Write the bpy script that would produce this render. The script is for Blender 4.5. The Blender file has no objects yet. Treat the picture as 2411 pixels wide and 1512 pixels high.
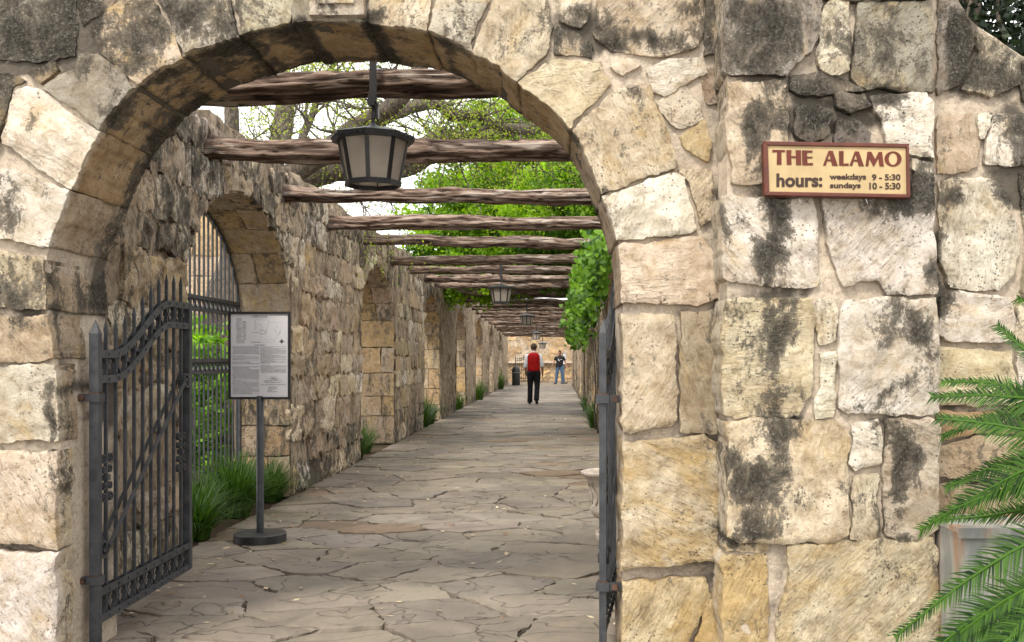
import bpy, math, random
import numpy as np
from mathutils import Vector, Matrix, noise
from mathutils.geometry import delaunay_2d_cdt

# ------------------------------------------------------------------ camera, world, sun
S = bpy.context.scene
F, VX, VY, HC = 2400.0, 1310.0, 846.0, 1.40
cam_d = bpy.data.cameras.new("camera"); cam = bpy.data.objects.new("camera", cam_d)
S.collection.objects.link(cam); S.camera = cam
cam.location = (0, 0, HC); cam.rotation_euler = (math.radians(90), 0, 0)
cam_d.sensor_width = 36; cam_d.lens = 36 * F / 2410
cam_d.shift_x = -(VX - 1205) / 2410; cam_d.shift_y = (VY - 756) / 2410
cam_d.clip_start = 0.1; cam_d.clip_end = 2000
SUN_EL, SUN_AZ = math.radians(52), math.radians(205)   # azimuth measured from +Y clockwise
W = bpy.data.worlds.new("World"); S.world = W; W.use_nodes = True
wn = W.node_tree.nodes; wl = W.node_tree.links
bg = wn["Background"]
sky = wn.new("ShaderNodeTexSky"); sky.sky_type = 'NISHITA'; sky.sun_disc = False
sky.sun_elevation = SUN_EL; sky.sun_rotation = SUN_AZ
mixw = wn.new("ShaderNodeMix"); mixw.data_type = 'RGBA'
mixw.inputs[0].default_value = 0.80
wl.new(sky.outputs[0], mixw.inputs[6])
# broken high cloud cover
wtc = wn.new("ShaderNodeTexCoord"); wno = wn.new("ShaderNodeTexNoise"); wno.inputs["Scale"].default_value = 2.2
wno.inputs["Detail"].default_value = 5
wl.new(wtc.outputs["Generated"], wno.inputs["Vector"])
wr = wn.new("ShaderNodeValToRGB"); wr.color_ramp.elements[0].position = .3; wr.color_ramp.elements[1].position = .75
wr.color_ramp.elements[0].color = (.86, .84, .82, 1); wr.color_ramp.elements[1].color = (1, .965, .91, 1)
wl.new(wno.outputs[0], wr.inputs[0])
wv = wn.new("ShaderNodeVectorMath"); wv.operation = 'SCALE'; wv.inputs["Scale"].default_value = 11.0
wl.new(wr.outputs[0], wv.inputs[0]); wl.new(wv.outputs[0], mixw.inputs[7])
wl.new(mixw.outputs[2], bg.inputs[0]); bg.inputs[1].default_value = 0.11
sun_d = bpy.data.lights.new("sun", 'SUN'); sun_d.energy = 1.5; sun_d.angle = math.radians(11)
sun_d.color = (1, .93, .82)
sun = bpy.data.objects.new("sun", sun_d); S.collection.objects.link(sun)
_sd = Vector((math.sin(SUN_AZ) * math.cos(SUN_EL), math.cos(SUN_AZ) * math.cos(SUN_EL), math.sin(SUN_EL)))
sun.rotation_euler = _sd.to_track_quat('Z', 'Y').to_euler()
S.view_settings.view_transform = 'Standard'; S.view_settings.look = 'None'
S.view_settings.exposure = 1.38; S.view_settings.gamma = 1
S.view_settings.use_curve_mapping = False

random.seed(7); RNG = np.random.default_rng(7)

# ------------------------------------------------------------------ helpers
def DW(x, y, d): return ((x - VX) / F * d, d, HC - (y - VY) / F * d)
def DP(x, y, d): return ((x - VX) / F * d, HC - (y - VY) / F * d)
def mesh_obj(name, verts, faces, m=None, parent=None, smooth=False, attrs=None, mats=None, fm=None):
    me = bpy.data.meshes.new(name)
    off = Vector(parent.location) if (parent is not None and parent.parent is None) else None
    if parent is not None and parent.parent is not None: off = Vector(parent.parent.location)
    v = np.asarray(verts, dtype=np.float64).reshape(-1, 3)
    if off is not None: v = v - np.array(off)
    if isinstance(faces, np.ndarray):
        n, k = faces.shape
        me.vertices.add(len(v)); me.vertices.foreach_set("co", v.astype(np.float32).ravel())
        me.loops.add(n * k); me.loops.foreach_set("vertex_index", faces.astype(np.int32).ravel())
        me.polygons.add(n); me.polygons.foreach_set("loop_start", np.arange(0, n * k, k, dtype=np.int32))
        me.update(calc_edges=True)
    else:
        me.from_pydata(v.tolist(), [], faces)
    for mm in (mats or ([m] if m else [])): me.materials.append(mm)
    if fm is not None: me.polygons.foreach_set("material_index", np.asarray(fm, dtype=np.int32))
    if smooth: me.polygons.foreach_set("use_smooth", np.ones(len(me.polygons), dtype=bool))
    if attrs:
        for k, a in attrs.items():
            a = np.asarray(a, dtype=np.float32)
            if a.ndim == 1:
                at = me.attributes.new(k, 'FLOAT', 'POINT'); at.data.foreach_set("value", a)
            elif a.shape[1] == 4:
                at = me.attributes.new(k, 'FLOAT_COLOR', 'POINT'); at.data.foreach_set("color", a.ravel())
            else:
                at = me.attributes.new(k, 'FLOAT_VECTOR', 'POINT'); at.data.foreach_set("vector", a.ravel())
    me.update()
    o = bpy.data.objects.new(name, me); S.collection.objects.link(o)
    if parent is not None: o.parent = parent
    return o
def empty(name, loc, label, cat, group=None, kind=None, rz=0):
    o = bpy.data.objects.new(name, None); S.collection.objects.link(o); o.location = loc
    o.rotation_euler = (0, 0, rz); o.empty_display_size = .2
    tag(o, label, cat, group, kind); return o
def tag(o, label=None, cat=None, group=None, kind=None):
    if label: o["label"] = label
    if cat: o["category"] = cat
    if group: o["group"] = group
    if kind: o["kind"] = kind
    return o
def copy_tree(o, parent=None):
    c = o.copy(); S.collection.objects.link(c); c.parent = parent
    for ch in list(o.children): copy_tree(ch, c)
    return c

class MB:
    def __init__(s): s.v = []; s.f = []
    def add(s, v, f):
        b = len(s.v); s.v += [tuple(p) for p in v]; s.f += [tuple(i + b for i in q) for q in f]
    def box(s, c, h, R=None):
        vs = [Vector((sx * h[0], sy * h[1], sz * h[2])) for sz in (-1, 1) for sy in (-1, 1) for sx in (-1, 1)]
        if R is not None: vs = [R @ v for v in vs]
        s.add([v + Vector(c) for v in vs], [(0, 2, 3, 1), (4, 5, 7, 6), (0, 1, 5, 4), (2, 6, 7, 3), (0, 4, 6, 2), (1, 3, 7, 5)])
    def tube(s, pts, rad, n=8, cap=True, flat=None):
        pts = [Vector(p) for p in pts]; m = len(pts)
        if not hasattr(rad, '__len__'): rad = [rad] * m
        vs = []; prev = None
        for i, p in enumerate(pts):
            t = (pts[min(i + 1, m - 1)] - pts[max(i - 1, 0)])
            if t.length < 1e-9: t = Vector((0, 0, 1))
            t.normalize()
            if prev is None:
                a = Vector((0, 0, 1)) if abs(t.z) < .9 else Vector((1, 0, 0))
                prev = (a - t * a.dot(t)).normalized()
            prev = (prev - t * prev.dot(t)).normalized(); b = t.cross(prev)
            for k in range(n):
                an = 2 * math.pi * (k + .5) / n
                vs.append(p + (prev * math.cos(an) + b * math.sin(an)) * rad[i])
        fs = [(i * n + k, i * n + (k + 1) % n, (i + 1) * n + (k + 1) % n, (i + 1) * n + k) for i in range(m - 1) for k in range(n)]
        if cap: fs += [tuple(range(n - 1, -1, -1)), tuple((m - 1) * n + k for k in range(n))]
        s.add(vs, fs)
    def strap(s, pts, w, t, axis):
        """flat bar along pts; w = width along 'side', t = thickness along 'axis'"""
        pts = [Vector(p) for p in pts]; ax = Vector(axis).normalized(); m = len(pts); vs = []
        for i, p in enumerate(pts):
            d = (pts[min(i + 1, m - 1)] - pts[max(i - 1, 0)]).normalized()
            sd = d.cross(ax).normalized()
            for a, b in ((-1, -1), (1, -1), (1, 1), (-1, 1)): vs.append(p + sd * a * w / 2 + ax * b * t / 2)
        fs = [(i * 4 + k, i * 4 + (k + 1) % 4, (i + 1) * 4 + (k + 1) % 4, (i + 1) * 4 + k) for i in range(m - 1) for k in range(4)]
        fs += [(3, 2, 1, 0), tuple((m - 1) * 4 + k for k in range(4))]
        s.add(vs, fs)
    def lathe(s, prof, c, n=24, sy=1.0):
        vs = []; m = len(prof)
        for r, z in prof:
            for k in range(n):
                a = 2 * math.pi * (k + .5) / n
                vs.append((c[0] + r * math.cos(a), c[1] + r * math.sin(a) * sy, c[2] + z))
        fs = [(i * n + k, i * n + (k + 1) % n, (i + 1) * n + (k + 1) % n, (i + 1) * n + k) for i in range(m - 1) for k in range(n)]
        s.add(vs, fs)
    def loft(s, rings, n=16, cap=True):
        vs = []
        for (c, rx, ry) in rings:
            for k in range(n):
                a = 2 * math.pi * k / n
                vs.append((c[0] + rx * math.cos(a), c[1] + ry * math.sin(a), c[2]))
        m = len(rings)
        fs = [(i * n + k, i * n + (k + 1) % n, (i + 1) * n + (k + 1) % n, (i + 1) * n + k) for i in range(m - 1) for k in range(n)]
        if cap: fs += [tuple(range(n - 1, -1, -1)), tuple((m - 1) * n + k for k in range(n))]
        s.add(vs, fs)
    def prism(s, poly, y0, y1):
        """polygon in XZ extruded from y0 to y1"""
        n = len(poly)
        vs = [(p[0], y0, p[1]) for p in poly] + [(p[0], y1, p[1]) for p in poly]
        s.add(vs, [tuple(range(n)), tuple(range(2 * n - 1, n - 1, -1))] + [(i, i + n, (i + 1) % n + n, (i + 1) % n) for i in range(n)])
    def build(s, name, m, parent=None, smooth=False, local=False):
        if local and parent is not None:
            off = np.array(parent.location if parent.parent is None else parent.parent.location)
            return mesh_obj(name, np.array(s.v) + off, s.f, m, parent, smooth)
        return mesh_obj(name, s.v, s.f, m, parent, smooth)

# ------------------------------------------------------------------ materials
def nmat(name):
    m = bpy.data.materials.new(name); m.use_nodes = True
    nt = m.node_tree; b = nt.nodes["Principled BSDF"]
    return m, nt, b
def N(nt, t, **kw):
    n = nt.nodes.new(t)
    for k, v in kw.items():
        if k in ('operation', 'blend_type', 'data_type', 'attribute_name', 'wave_type', 'bands_direction', 'feature', 'noise_dimensions', 'clamp'): setattr(n, k, v)
        else: n.inputs[k].default_value = v
    return n
def noise_n(nt, vec, scale, detail=4, rough=.55, dist=0):
    n = N(nt, "ShaderNodeTexNoise", Scale=scale, Detail=detail, Roughness=rough, Distortion=dist)
    if vec is not None: nt.links.new(vec, n.inputs["Vector"])
    return n.outputs[0]
def mathn(nt, op, a, b=None, c=None, clamp=False):
    n = nt.nodes.new("ShaderNodeMath"); n.operation = op; n.use_clamp = clamp
    for i, x in enumerate((a, b, c)):
        if x is None: continue
        if isinstance(x, (int, float)): n.inputs[i].default_value = x
        else: nt.links.new(x, n.inputs[i])
    return n.outputs[0]
def ss(nt, x, lo, hi):
    n = nt.nodes.new("ShaderNodeMapRange"); n.interpolation_type = 'SMOOTHSTEP'
    nt.links.new(x, n.inputs[0]); n.inputs[1].default_value = lo; n.inputs[2].default_value = hi
    return n.outputs[0]
def mixc(nt, fac, a, b, bt='MIX'):
    n = nt.nodes.new("ShaderNodeMix"); n.data_type = 'RGBA'; n.blend_type = bt
    for i, x in ((0, fac), (6, a), (7, b)):
        if isinstance(x, (int, float)): n.inputs[i].default_value = x
        elif isinstance(x, tuple): n.inputs[i].default_value = (*x[:3], 1)
        else: nt.links.new(x, n.inputs[i])
    return n.outputs[2]
def bump(nt, h, strength, dist, prev=None):
    n = N(nt, "ShaderNodeBump", Strength=strength, Distance=dist)
    nt.links.new(h, n.inputs["Height"])
    if prev is not None: nt.links.new(prev, n.inputs["Normal"])
    return n.outputs[0]
def attr(nt, name, out="Fac"):
    n = N(nt, "ShaderNodeAttribute", attribute_name=name); return n.outputs[out]
def mapping(nt, vec, scale=(1, 1, 1)):
    n = nt.nodes.new("ShaderNodeMapping"); nt.links.new(vec, n.inputs[0]); n.inputs["Scale"].default_value = scale
    return n.outputs[0]

def stone_material(name, chisel=1.0, stain_gain=1.0, pit=1.0, streak=False):
    """limestone: per stone tint, weathering crust and ochre patches carried as attributes"""
    m, nt, b = nmat(name)
    tc = nt.nodes.new("ShaderNodeTexCoord").outputs["Object"]
    ch = attr(nt, "chis", "Vector")
    tint = attr(nt, "tint", "Color"); st = attr(nt, "stain"); oc = attr(nt, "ochre")
    n1 = noise_n(nt, ch, 3.6, 8, .66); n2 = noise_n(nt, ch, 17, 8, .74, .3); n3 = noise_n(nt, tc, 62, 6, .78)
    nst = noise_n(nt, mapping(nt, tc, (1.2, 1.2, .75) if not streak else (1.6, 1.6, .55)), 7.0, 10, .78, .35)
    v = mathn(nt, 'ADD', mathn(nt, 'MULTIPLY', n1, .5), mathn(nt, 'MULTIPLY', n2, .5))
    c = mixc(nt, ss(nt, v, .38, .62), mixc(nt, 1.0, tint, (.78, .71, .62), 'MULTIPLY'), mixc(nt, 1.0, tint, (1.14, 1.15, 1.17), 'MULTIPLY'))
    vein = mathn(nt, 'ADD', noise_n(nt, mapping(nt, ch, (1.3, 2.3, 2)), 2.6, 7, .66, .5), mathn(nt, 'MULTIPLY', oc, .20))
    c = mixc(nt, mathn(nt, 'MULTIPLY', ss(nt, vein, .58, .80), .75), c, mixc(nt, n2, (.44, .28, .10), (.68, .49, .22)))
    gr = mathn(nt, 'MULTIPLY', ss(nt, n2, .47, .33), .62)
    c = mixc(nt, mathn(nt, 'MULTIPLY', gr, .6), c, (.20, .145, .095))
    wf = noise_n(nt, mapping(nt, ch, (5.5, 40, 30)), 1.5, 3, .55, .30)
    c = mixc(nt, mathn(nt, 'MULTIPLY', mathn(nt, 'MULTIPLY', ss(nt, wf, .46, .34), ss(nt, noise_n(nt, ch, 2.3, 3), .46, .60)), .26 * chisel), c, (.15, .11, .075))
    # soot coloured weathering crust with a ragged edge
    s1 = mathn(nt, 'ADD', mathn(nt, 'MULTIPLY', st, stain_gain), mathn(nt, 'MULTIPLY', nst, 3.2))
    s2 = mathn(nt, 'ADD', s1, mathn(nt, 'MULTIPLY', n3, 1.25))
    crust = mathn(nt, 'ADD', mathn(nt, 'MULTIPLY', ss(nt, s2, 2.48, 2.72), .80), mathn(nt, 'MULTIPLY', ss(nt, s2, 2.35, 3.15), .20))
    c = mixc(nt, mathn(nt, 'MULTIPLY', crust, .96), c, mixc(nt, ss(nt, s2, 2.6, 3.2), mixc(nt, ss(nt, n3, .35, .65), (.045, .038, .030), (.23, .20, .155)), mixc(nt, ss(nt, n3, .4, .7), (.024, .022, .018), (.13, .118, .098))))
    vo = N(nt, "ShaderNodeTexVoronoi", Scale=46.0, Randomness=1.0); nt.links.new(tc, vo.inputs["Vector"])
    pits = mathn(nt, 'MULTIPLY', ss(nt, vo.outputs["Distance"], .26, .10), ss(nt, n1, .49, .60))
    c = mixc(nt, mathn(nt, 'MULTIPLY', pits, .75 * pit), c, (.055, .045, .035))
    lich = mathn(nt, 'MULTIPLY', ss(nt, noise_n(nt, tc, 95, 3, .6), .58, .66), crust)
    c = mixc(nt, mathn(nt, 'MULTIPLY', lich, .35), c, (.42, .39, .33))
    nt.links.new(c, b.inputs["Base Color"]); b.inputs["Roughness"].default_value = .93
    b.inputs["Specular IOR Level"].default_value = .15
    # short tooling strokes, grain, pits
    w = noise_n(nt, mapping(nt, ch, (5.5, 40, 30)), 1.5, 3, .55, .30)
    wm = mathn(nt, 'MULTIPLY', w, ss(nt, noise_n(nt, ch, 2.3, 3), .40, .55))
    nb = bump(nt, wm, 1.0 * chisel, .055)
    nb = bump(nt, n2, 1.0, .036, nb)
    nb = bump(nt, n3, .8, .012, nb)
    nb = bump(nt, mathn(nt, 'SUBTRACT', 1.0, pits), .7 * pit, .010, nb)
    nt.links.new(nb, b.inputs["Normal"])
    return m
M_STONE = stone_material("limestone", 1.0)
M_RUBBLE = stone_material("weathered_rubble", .5, 1.0, 1.3, True)

def mortar_material(name, base, dark, sc=1.0, st=.5):
    m, nt, b = nmat(name)
    tc = nt.nodes.new("ShaderNodeTexCoord").outputs["Object"]
    n1 = noise_n(nt, tc, 3 * sc, 8, .65); n2 = noise_n(nt, tc, 40 * sc, 5, .7); n3 = noise_n(nt, tc, 150, 3, .6)
    c = mixc(nt, ss(nt, n1, .35, .65), tuple(x * .82 for x in base), tuple(min(1, x * 1.12) for x in base))
    c = mixc(nt, mathn(nt, 'MULTIPLY', ss(nt, n2, .54, .36), .55), c, tuple(x * .50 for x in base))
    c = mixc(nt, mathn(nt, 'MULTIPLY', ss(nt, noise_n(nt, tc, 90, 2), .60, .68), .5), c, tuple(min(1, x * 1.45) for x in base))
    nst = noise_n(nt, tc, 1.7 * sc, 8, .75, .6)
    sa = attr(nt, "stain")
    s = mathn(nt, 'ADD', nst, mathn(nt, 'MULTIPLY', sa, st))
    c = mixc(nt, mathn(nt, 'MULTIPLY', ss(nt, s, .60, .82), .88), c, dark)
    nt.links.new(c, b.inputs["Base Color"]); b.inputs["Roughness"].default_value = .95
    b.inputs["Specular IOR Level"].default_value = .15
    nb = bump(nt, n2, .7, .012); nb = bump(nt, n3, .4, .004, nb); nb = bump(nt, n1, .6, .03, nb)
    nt.links.new(nb, b.inputs["Normal"]); return m
M_MORTAR = mortar_material("lime_mortar", (.47, .395, .31), (.05, .044, .036), 1.0, .62)
def render_material():
    m, nt, b = nmat("eroded_wall_core")
    tc = nt.nodes.new("ShaderNodeTexCoord").outputs["Object"]
    n1 = noise_n(nt, mapping(nt, tc, (1, 1, .7)), 3.0, 9, .72, .4); n2 = noise_n(nt, mapping(nt, tc, (1, 1, .55)), 19, 8, .78, .3); n3 = noise_n(nt, tc, 85, 4, .7)
    v = mathn(nt, 'ADD', mathn(nt, 'MULTIPLY', n1, .5), mathn(nt, 'MULTIPLY', n2, .5))
    c = mixc(nt, ss(nt, v, .40, .60), (.22, .165, .11), (.56, .455, .335))
    c = mixc(nt, mathn(nt, 'MULTIPLY', ss(nt, n2, .46, .34), .8), c, (.065, .05, .036))
    s = mathn(nt, 'ADD', noise_n(nt, mapping(nt, tc, (1, 1.2, .6)), 3.2, 10, .8, .5), mathn(nt, 'MULTIPLY', attr(nt, "stain"), .45))
    c = mixc(nt, mathn(nt, 'MULTIPLY', ss(nt, s, .53, .66), .88), c, mixc(nt, ss(nt, n3, .3, .7), (.035, .031, .026), (.16, .14, .115)))
    nt.links.new(c, b.inputs["Base Color"]); b.inputs["Roughness"].default_value = .95; b.inputs["Specular IOR Level"].default_value = .12
    nb = bump(nt, n1, .8, .06); nb = bump(nt, n2, 1.0, .045, nb); nb = bump(nt, n3, .8, .012, nb)
    nt.links.new(nb, b.inputs["Normal"]); return m
M_RENDER = render_material()
M_PATHM = mortar_material("path_mortar", (.13, .108, .088), (.05, .042, .035), 1.5)
M_SOIL = mortar_material("soil", (.08, .055, .035), (.03, .022, .016), 2)
M_GROUND = mortar_material("plaza_paving", (.26, .24, .21), (.14, .12, .1), .4)

def flag_material():
    m, nt, b = nmat("flagstone")
    tc = nt.nodes.new("ShaderNodeTexCoord").outputs["Object"]; ch = attr(nt, "chis", "Vector")
    tint = attr(nt, "tint", "Color")
    n1 = noise_n(nt, ch, 2.0, 6, .6, .5); n2 = noise_n(nt, tc, 18, 6, .7); n3 = noise_n(nt, tc, 110, 3, .6)
    c = mixc(nt, ss(nt, n1, .35, .66), mixc(nt, 1.0, tint, (.78, .76, .74), 'MULTIPLY'), mixc(nt, 1.0, tint, (1.16, 1.13, 1.08), 'MULTIPLY'))
    c = mixc(nt, mathn(nt, 'MULTIPLY', ss(nt, n2, .50, .30), .45), c, (.085, .07, .058))
    lay = noise_n(nt, mapping(nt, ch, (1, 1, 1)), 1.1, 3, .5, .3)
    edge = mathn(nt, 'PINGPONG', mathn(nt, 'MULTIPLY', lay, 14), 1.0)
    crack = ss(nt, edge, .10, .0)
    c = mixc(nt, mathn(nt, 'MULTIPLY', crack, .35), c, (.05, .042, .036))
    wob = nt.nodes.new("ShaderNodeVectorMath"); wob.operation = 'ADD'; nt.links.new(tc, wob.inputs[0])
    wn_ = N(nt, "ShaderNodeTexNoise", Scale=3.5, Detail=5.0, Roughness=.65); nt.links.new(tc, wn_.inputs["Vector"])
    ws = nt.nodes.new("ShaderNodeVectorMath"); ws.operation = 'SCALE'; ws.inputs["Scale"].default_value = .26; nt.links.new(wn_.outputs["Color"], ws.inputs[0]); nt.links.new(ws.outputs[0], wob.inputs[1])
    vc = N(nt, "ShaderNodeTexVoronoi", feature='DISTANCE_TO_EDGE', Scale=1.9); nt.links.new(mapping(nt, wob.outputs[0], (.8, 1.5, 0)), vc.inputs["Vector"])
    cm = ss(nt, noise_n(nt, tc, 1.3, 3), .52, .60)
    crk2 = mathn(nt, 'MULTIPLY', ss(nt, vc.outputs["Distance"], .013, .003), cm)
    c = mixc(nt, mathn(nt, 'MULTIPLY', crk2, .85), c, (.035, .028, .022))
    crack = mathn(nt, 'MAXIMUM', crack, crk2)
    speck = ss(nt, noise_n(nt, tc, 60, 2), .70, .74)
    c = mixc(nt, mathn(nt, 'MULTIPLY', speck, .5), c, (.06, .05, .04))
    nt.links.new(c, b.inputs["Base Color"])
    r = mathn(nt, 'ADD', mathn(nt, 'MULTIPLY', n2, .35), .42); nt.links.new(r, b.inputs["Roughness"])
    b.inputs["Specular IOR Level"].default_value = .3
    st = mathn(nt, 'SNAP', mathn(nt, 'MULTIPLY', lay, 14), 1.0)
    nb = bump(nt, mathn(nt, 'SUBTRACT', 1.0, crack), .8, .010)
    nb = bump(nt, n2, .5, .008, nb); nb = bump(nt, n3, .35, .003, nb); nb = bump(nt, n1, .5, .02, nb)
    nt.links.new(nb, b.inputs["Normal"]); return m
M_FLAG = flag_material()

def wood_material():
    m, nt, b = nmat("weathered_cedar")
    tc = nt.nodes.new("ShaderNodeTexCoord").outputs["Object"]
    fib = noise_n(nt, mapping(nt, tc, (1.8, 22, 22)), 2.2, 8, .72, .25)
    lng = noise_n(nt, mapping(nt, tc, (1.0, 7, 7)), 2.0, 5, .6, .5)
    rg = attr(nt, "ridge")
    c = mixc(nt, ss(nt, fib, .33, .66), (.075, .040, .028), (.33, .245, .19))
    c = mixc(nt, mathn(nt, 'MULTIPLY', ss(nt, lng, .50, .68), .7), c, (.50, .445, .385))
    c = mixc(nt, mathn(nt, 'MULTIPLY', ss(nt, rg, .45, .12), .85), c, (.03, .017, .012))
    crk = ss(nt, noise_n(nt, mapping(nt, tc, (1.1, 20, 20)), 2.5, 3, .5, .9), .40, .34)
    c = mixc(nt, mathn(nt, 'MULTIPLY', crk, .8), c, (.028, .017, .012))
    nt.links.new(c, b.inputs["Base Color"]); b.inputs["Roughness"].default_value = .85
    b.inputs["Specular IOR Level"].default_value = .2
    nb = bump(nt, fib, .9, .02); nb = bump(nt, mathn(nt, 'SUBTRACT', 1.0, crk), .8, .02, nb)
    nt.links.new(nb, b.inputs["Normal"]); return m
M_WOOD = wood_material()

def bark_material():
    m, nt, b = nmat("oak_bark")
    tc = nt.nodes.new("ShaderNodeTexCoord").outputs["Object"]
    v = noise_n(nt, mapping(nt, tc, (9, 9, 4)), 3, 6, .7, .8)
    c = mixc(nt, ss(nt, v, .35, .65), (.035, .027, .02), (.17, .135, .10))
    c = mixc(nt, mathn(nt, 'MULTIPLY', ss(nt, noise_n(nt, tc, 2.5, 3), .55, .7), .35), c, (.09, .11, .035))
    nt.links.new(c, b.inputs["Base Color"]); b.inputs["Roughness"].default_value = .9
    nt.links.new(bump(nt, v, 1, .04), b.inputs["Normal"]); return m
M_BARK = bark_material()

def leaf_material(name, c0, c1, tr=.45):
    m, nt, b = nmat(name)
    a = attr(nt, "var")
    c = mixc(nt, a, c0, c1)
    nt.links.new(c, b.inputs["Base Color"]); b.inputs["Roughness"].default_value = .5
    b.inputs["Specular IOR Level"].default_value = .3
    t = nt.nodes.new("ShaderNodeBsdfTranslucent")
    nt.links.new(mixc(nt, 1.0, c, (1.5, 1.6, .7), 'MULTIPLY'), t.inputs[0])
    mx = nt.nodes.new("ShaderNodeMixShader"); mx.inputs[0].default_value = tr
    nt.links.new(b.outputs[0], mx.inputs[1]); nt.links.new(t.outputs[0], mx.inputs[2])
    nt.links.new(mx.outputs[0], nt.nodes["Material Output"].inputs[0]); return m
M_LEAF = leaf_material("fresh_oak_leaf", (.010, .062, .003), (.30, .50, .016), .42)
M_LEAFY = leaf_material("spring_catkin_leaf", (.12, .21, .015), (.38, .42, .045), .45)
M_LEAFD = leaf_material("shaded_cedar_leaf", (.006, .014, .005), (.022, .04, .012), .12)  # the tree's shade is put into this dark leaf colour
M_VINE = leaf_material("vine_leaf", (.008, .045, .004), (.19, .37, .03), .36)
M_BUSH = leaf_material("ginger_leaf", (.05, .17, .012), (.26, .46, .03), .45)
M_GRASS = leaf_material("lilyturf_blade", (.012, .040, .006), (.085, .17, .022), .3)
M_PALM = leaf_material("sago_leaflet", (.003, .018, .003), (.048, .115, .010), .12)
M_PALM.node_tree.nodes['Principled BSDF'].inputs['Specular IOR Level'].default_value = .18

def simple(name, col, rough=.6, metal=0, spec=.4, nz=0, nsc=30, bumpd=0):
    m, nt, b = nmat(name)
    tc = nt.nodes.new("ShaderNodeTexCoord").outputs["Object"]
    n = noise_n(nt, tc, nsc, 5, .6)
    c = mixc(nt, ss(nt, n, .3, .7), tuple(x * (1 - nz) for x in col), tuple(min(1, x * (1 + nz)) for x in col))
    nt.links.new(c, b.inputs["Base Color"]); b.inputs["Roughness"].default_value = rough
    b.inputs["Metallic"].default_value = metal; b.inputs["Specular IOR Level"].default_value = spec
    if bumpd: nt.links.new(bump(nt, n, .6, bumpd), b.inputs["Normal"])
    return m
def iron_material():
    m, nt, b = nmat("painted_wrought_iron")
    tc = nt.nodes.new("ShaderNodeTexCoord").outputs["Object"]
    n = noise_n(nt, tc, 14, 6, .65); n2 = noise_n(nt, tc, 120, 3)
    c = mixc(nt, ss(nt, n, .35, .65), (.016, .018, .021), (.038, .041, .047))
    c = mixc(nt, mathn(nt, 'MULTIPLY', ss(nt, noise_n(nt, tc, 7, 8, .75), .60, .70), .8), c, (.13, .05, .02))
    nt.links.new(c, b.inputs["Base Color"]); b.inputs["Roughness"].default_value = .52
    b.inputs["Specular IOR Level"].default_value = .5
    nt.links.new(bump(nt, n2, .3, .002), b.inputs["Normal"]); return m
M_IRON = iron_material()
M_RUST = simple("rusty_iron", (.065, .034, .022), .75, 0, .3, .5, 25, .003)
M_GLASS = simple("frosted_lantern_glass", (.58, .53, .47), .35, 0, .5, .15, 8)
def _tl():
    nt = M_GLASS.node_tree; t = nt.nodes.new("ShaderNodeBsdfTranslucent"); t.inputs[0].default_value = (.75, .68, .58, 1)
    mx = nt.nodes.new("ShaderNodeMixShader"); mx.inputs[0].default_value = .5
    nt.links.new(nt.nodes["Principled BSDF"].outputs[0], mx.inputs[1]); nt.links.new(t.outputs[0], mx.inputs[2]); nt.links.new(mx.outputs[0], nt.nodes["Material Output"].inputs[0])
_tl()
M_BLACK = simple("black_enamel", (.016, .016, .018), .45, 0, .5, .3, 20)
M_PAPER = simple("poster_paper", (.64, .63, .66), .4, 0, .4, .02, 3)
M_INK = simple("poster_ink", (.09, .09, .10), .6, 0, .3)
M_INKL = simple("pale_poster_ink", (.26, .26, .28), .6, 0, .3)
M_SIGNB = simple("oxblood_sign_frame", (.085, .020, .010), .5, 0, .4, .2, 12, .002)
M_SIGNC = simple("cream_sign_panel", (.40, .295, .155), .6, 0, .3, .12, 7, .001)
M_SIGNL = simple("oxblood_letter", (.095, .018, .008), .55, 0, .3, .15, 20)
M_SIGND = simple("dark_brown_letter", (.035, .018, .012), .55, 0, .3, .2, 20)
M_URN = simple("cast_stone_urn", (.46, .395, .33), .9, 0, .2, .22, 18, .01)
M_SKIN = simple("skin", (.32, .15, .10), .55, 0, .4, .1, 30)
M_RED = simple("red_vest_cloth", (.38, .008, .008), .8, 0, .2, .15, 10, .004)
M_WHITE = simple("white_shirt_cloth", (.72, .72, .76), .8, 0, .2, .06, 10, .004)
M_TROU = simple("black_trouser_cloth", (.012, .012, .016), .85, 0, .2, .3, 10, .004)
M_TEE = simple("black_tshirt_cloth", (.014, .014, .015), .85, 0, .2, .3, 10, .004)
M_JEAN = simple("blue_denim", (.055, .10, .17), .85, 0, .2, .25, 20, .004)
M_HAIR = simple("grey_brown_hair", (.055, .038, .028), .7, 0, .3, .4, 60, .004)
M_HAIRD = simple("dark_brown_hair", (.035, .014, .008), .7, 0, .3, .4, 60, .004)
M_SHOE = simple("dark_shoe_leather", (.02, .018, .018), .5, 0, .4)
M_CABLE = simple("steel_hook", (.35, .35, .36), .35, .9, .5)
M_DRY = leaf_material("dry_leaf", (.20, .09, .035), (.66, .56, .38), .1)

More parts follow.
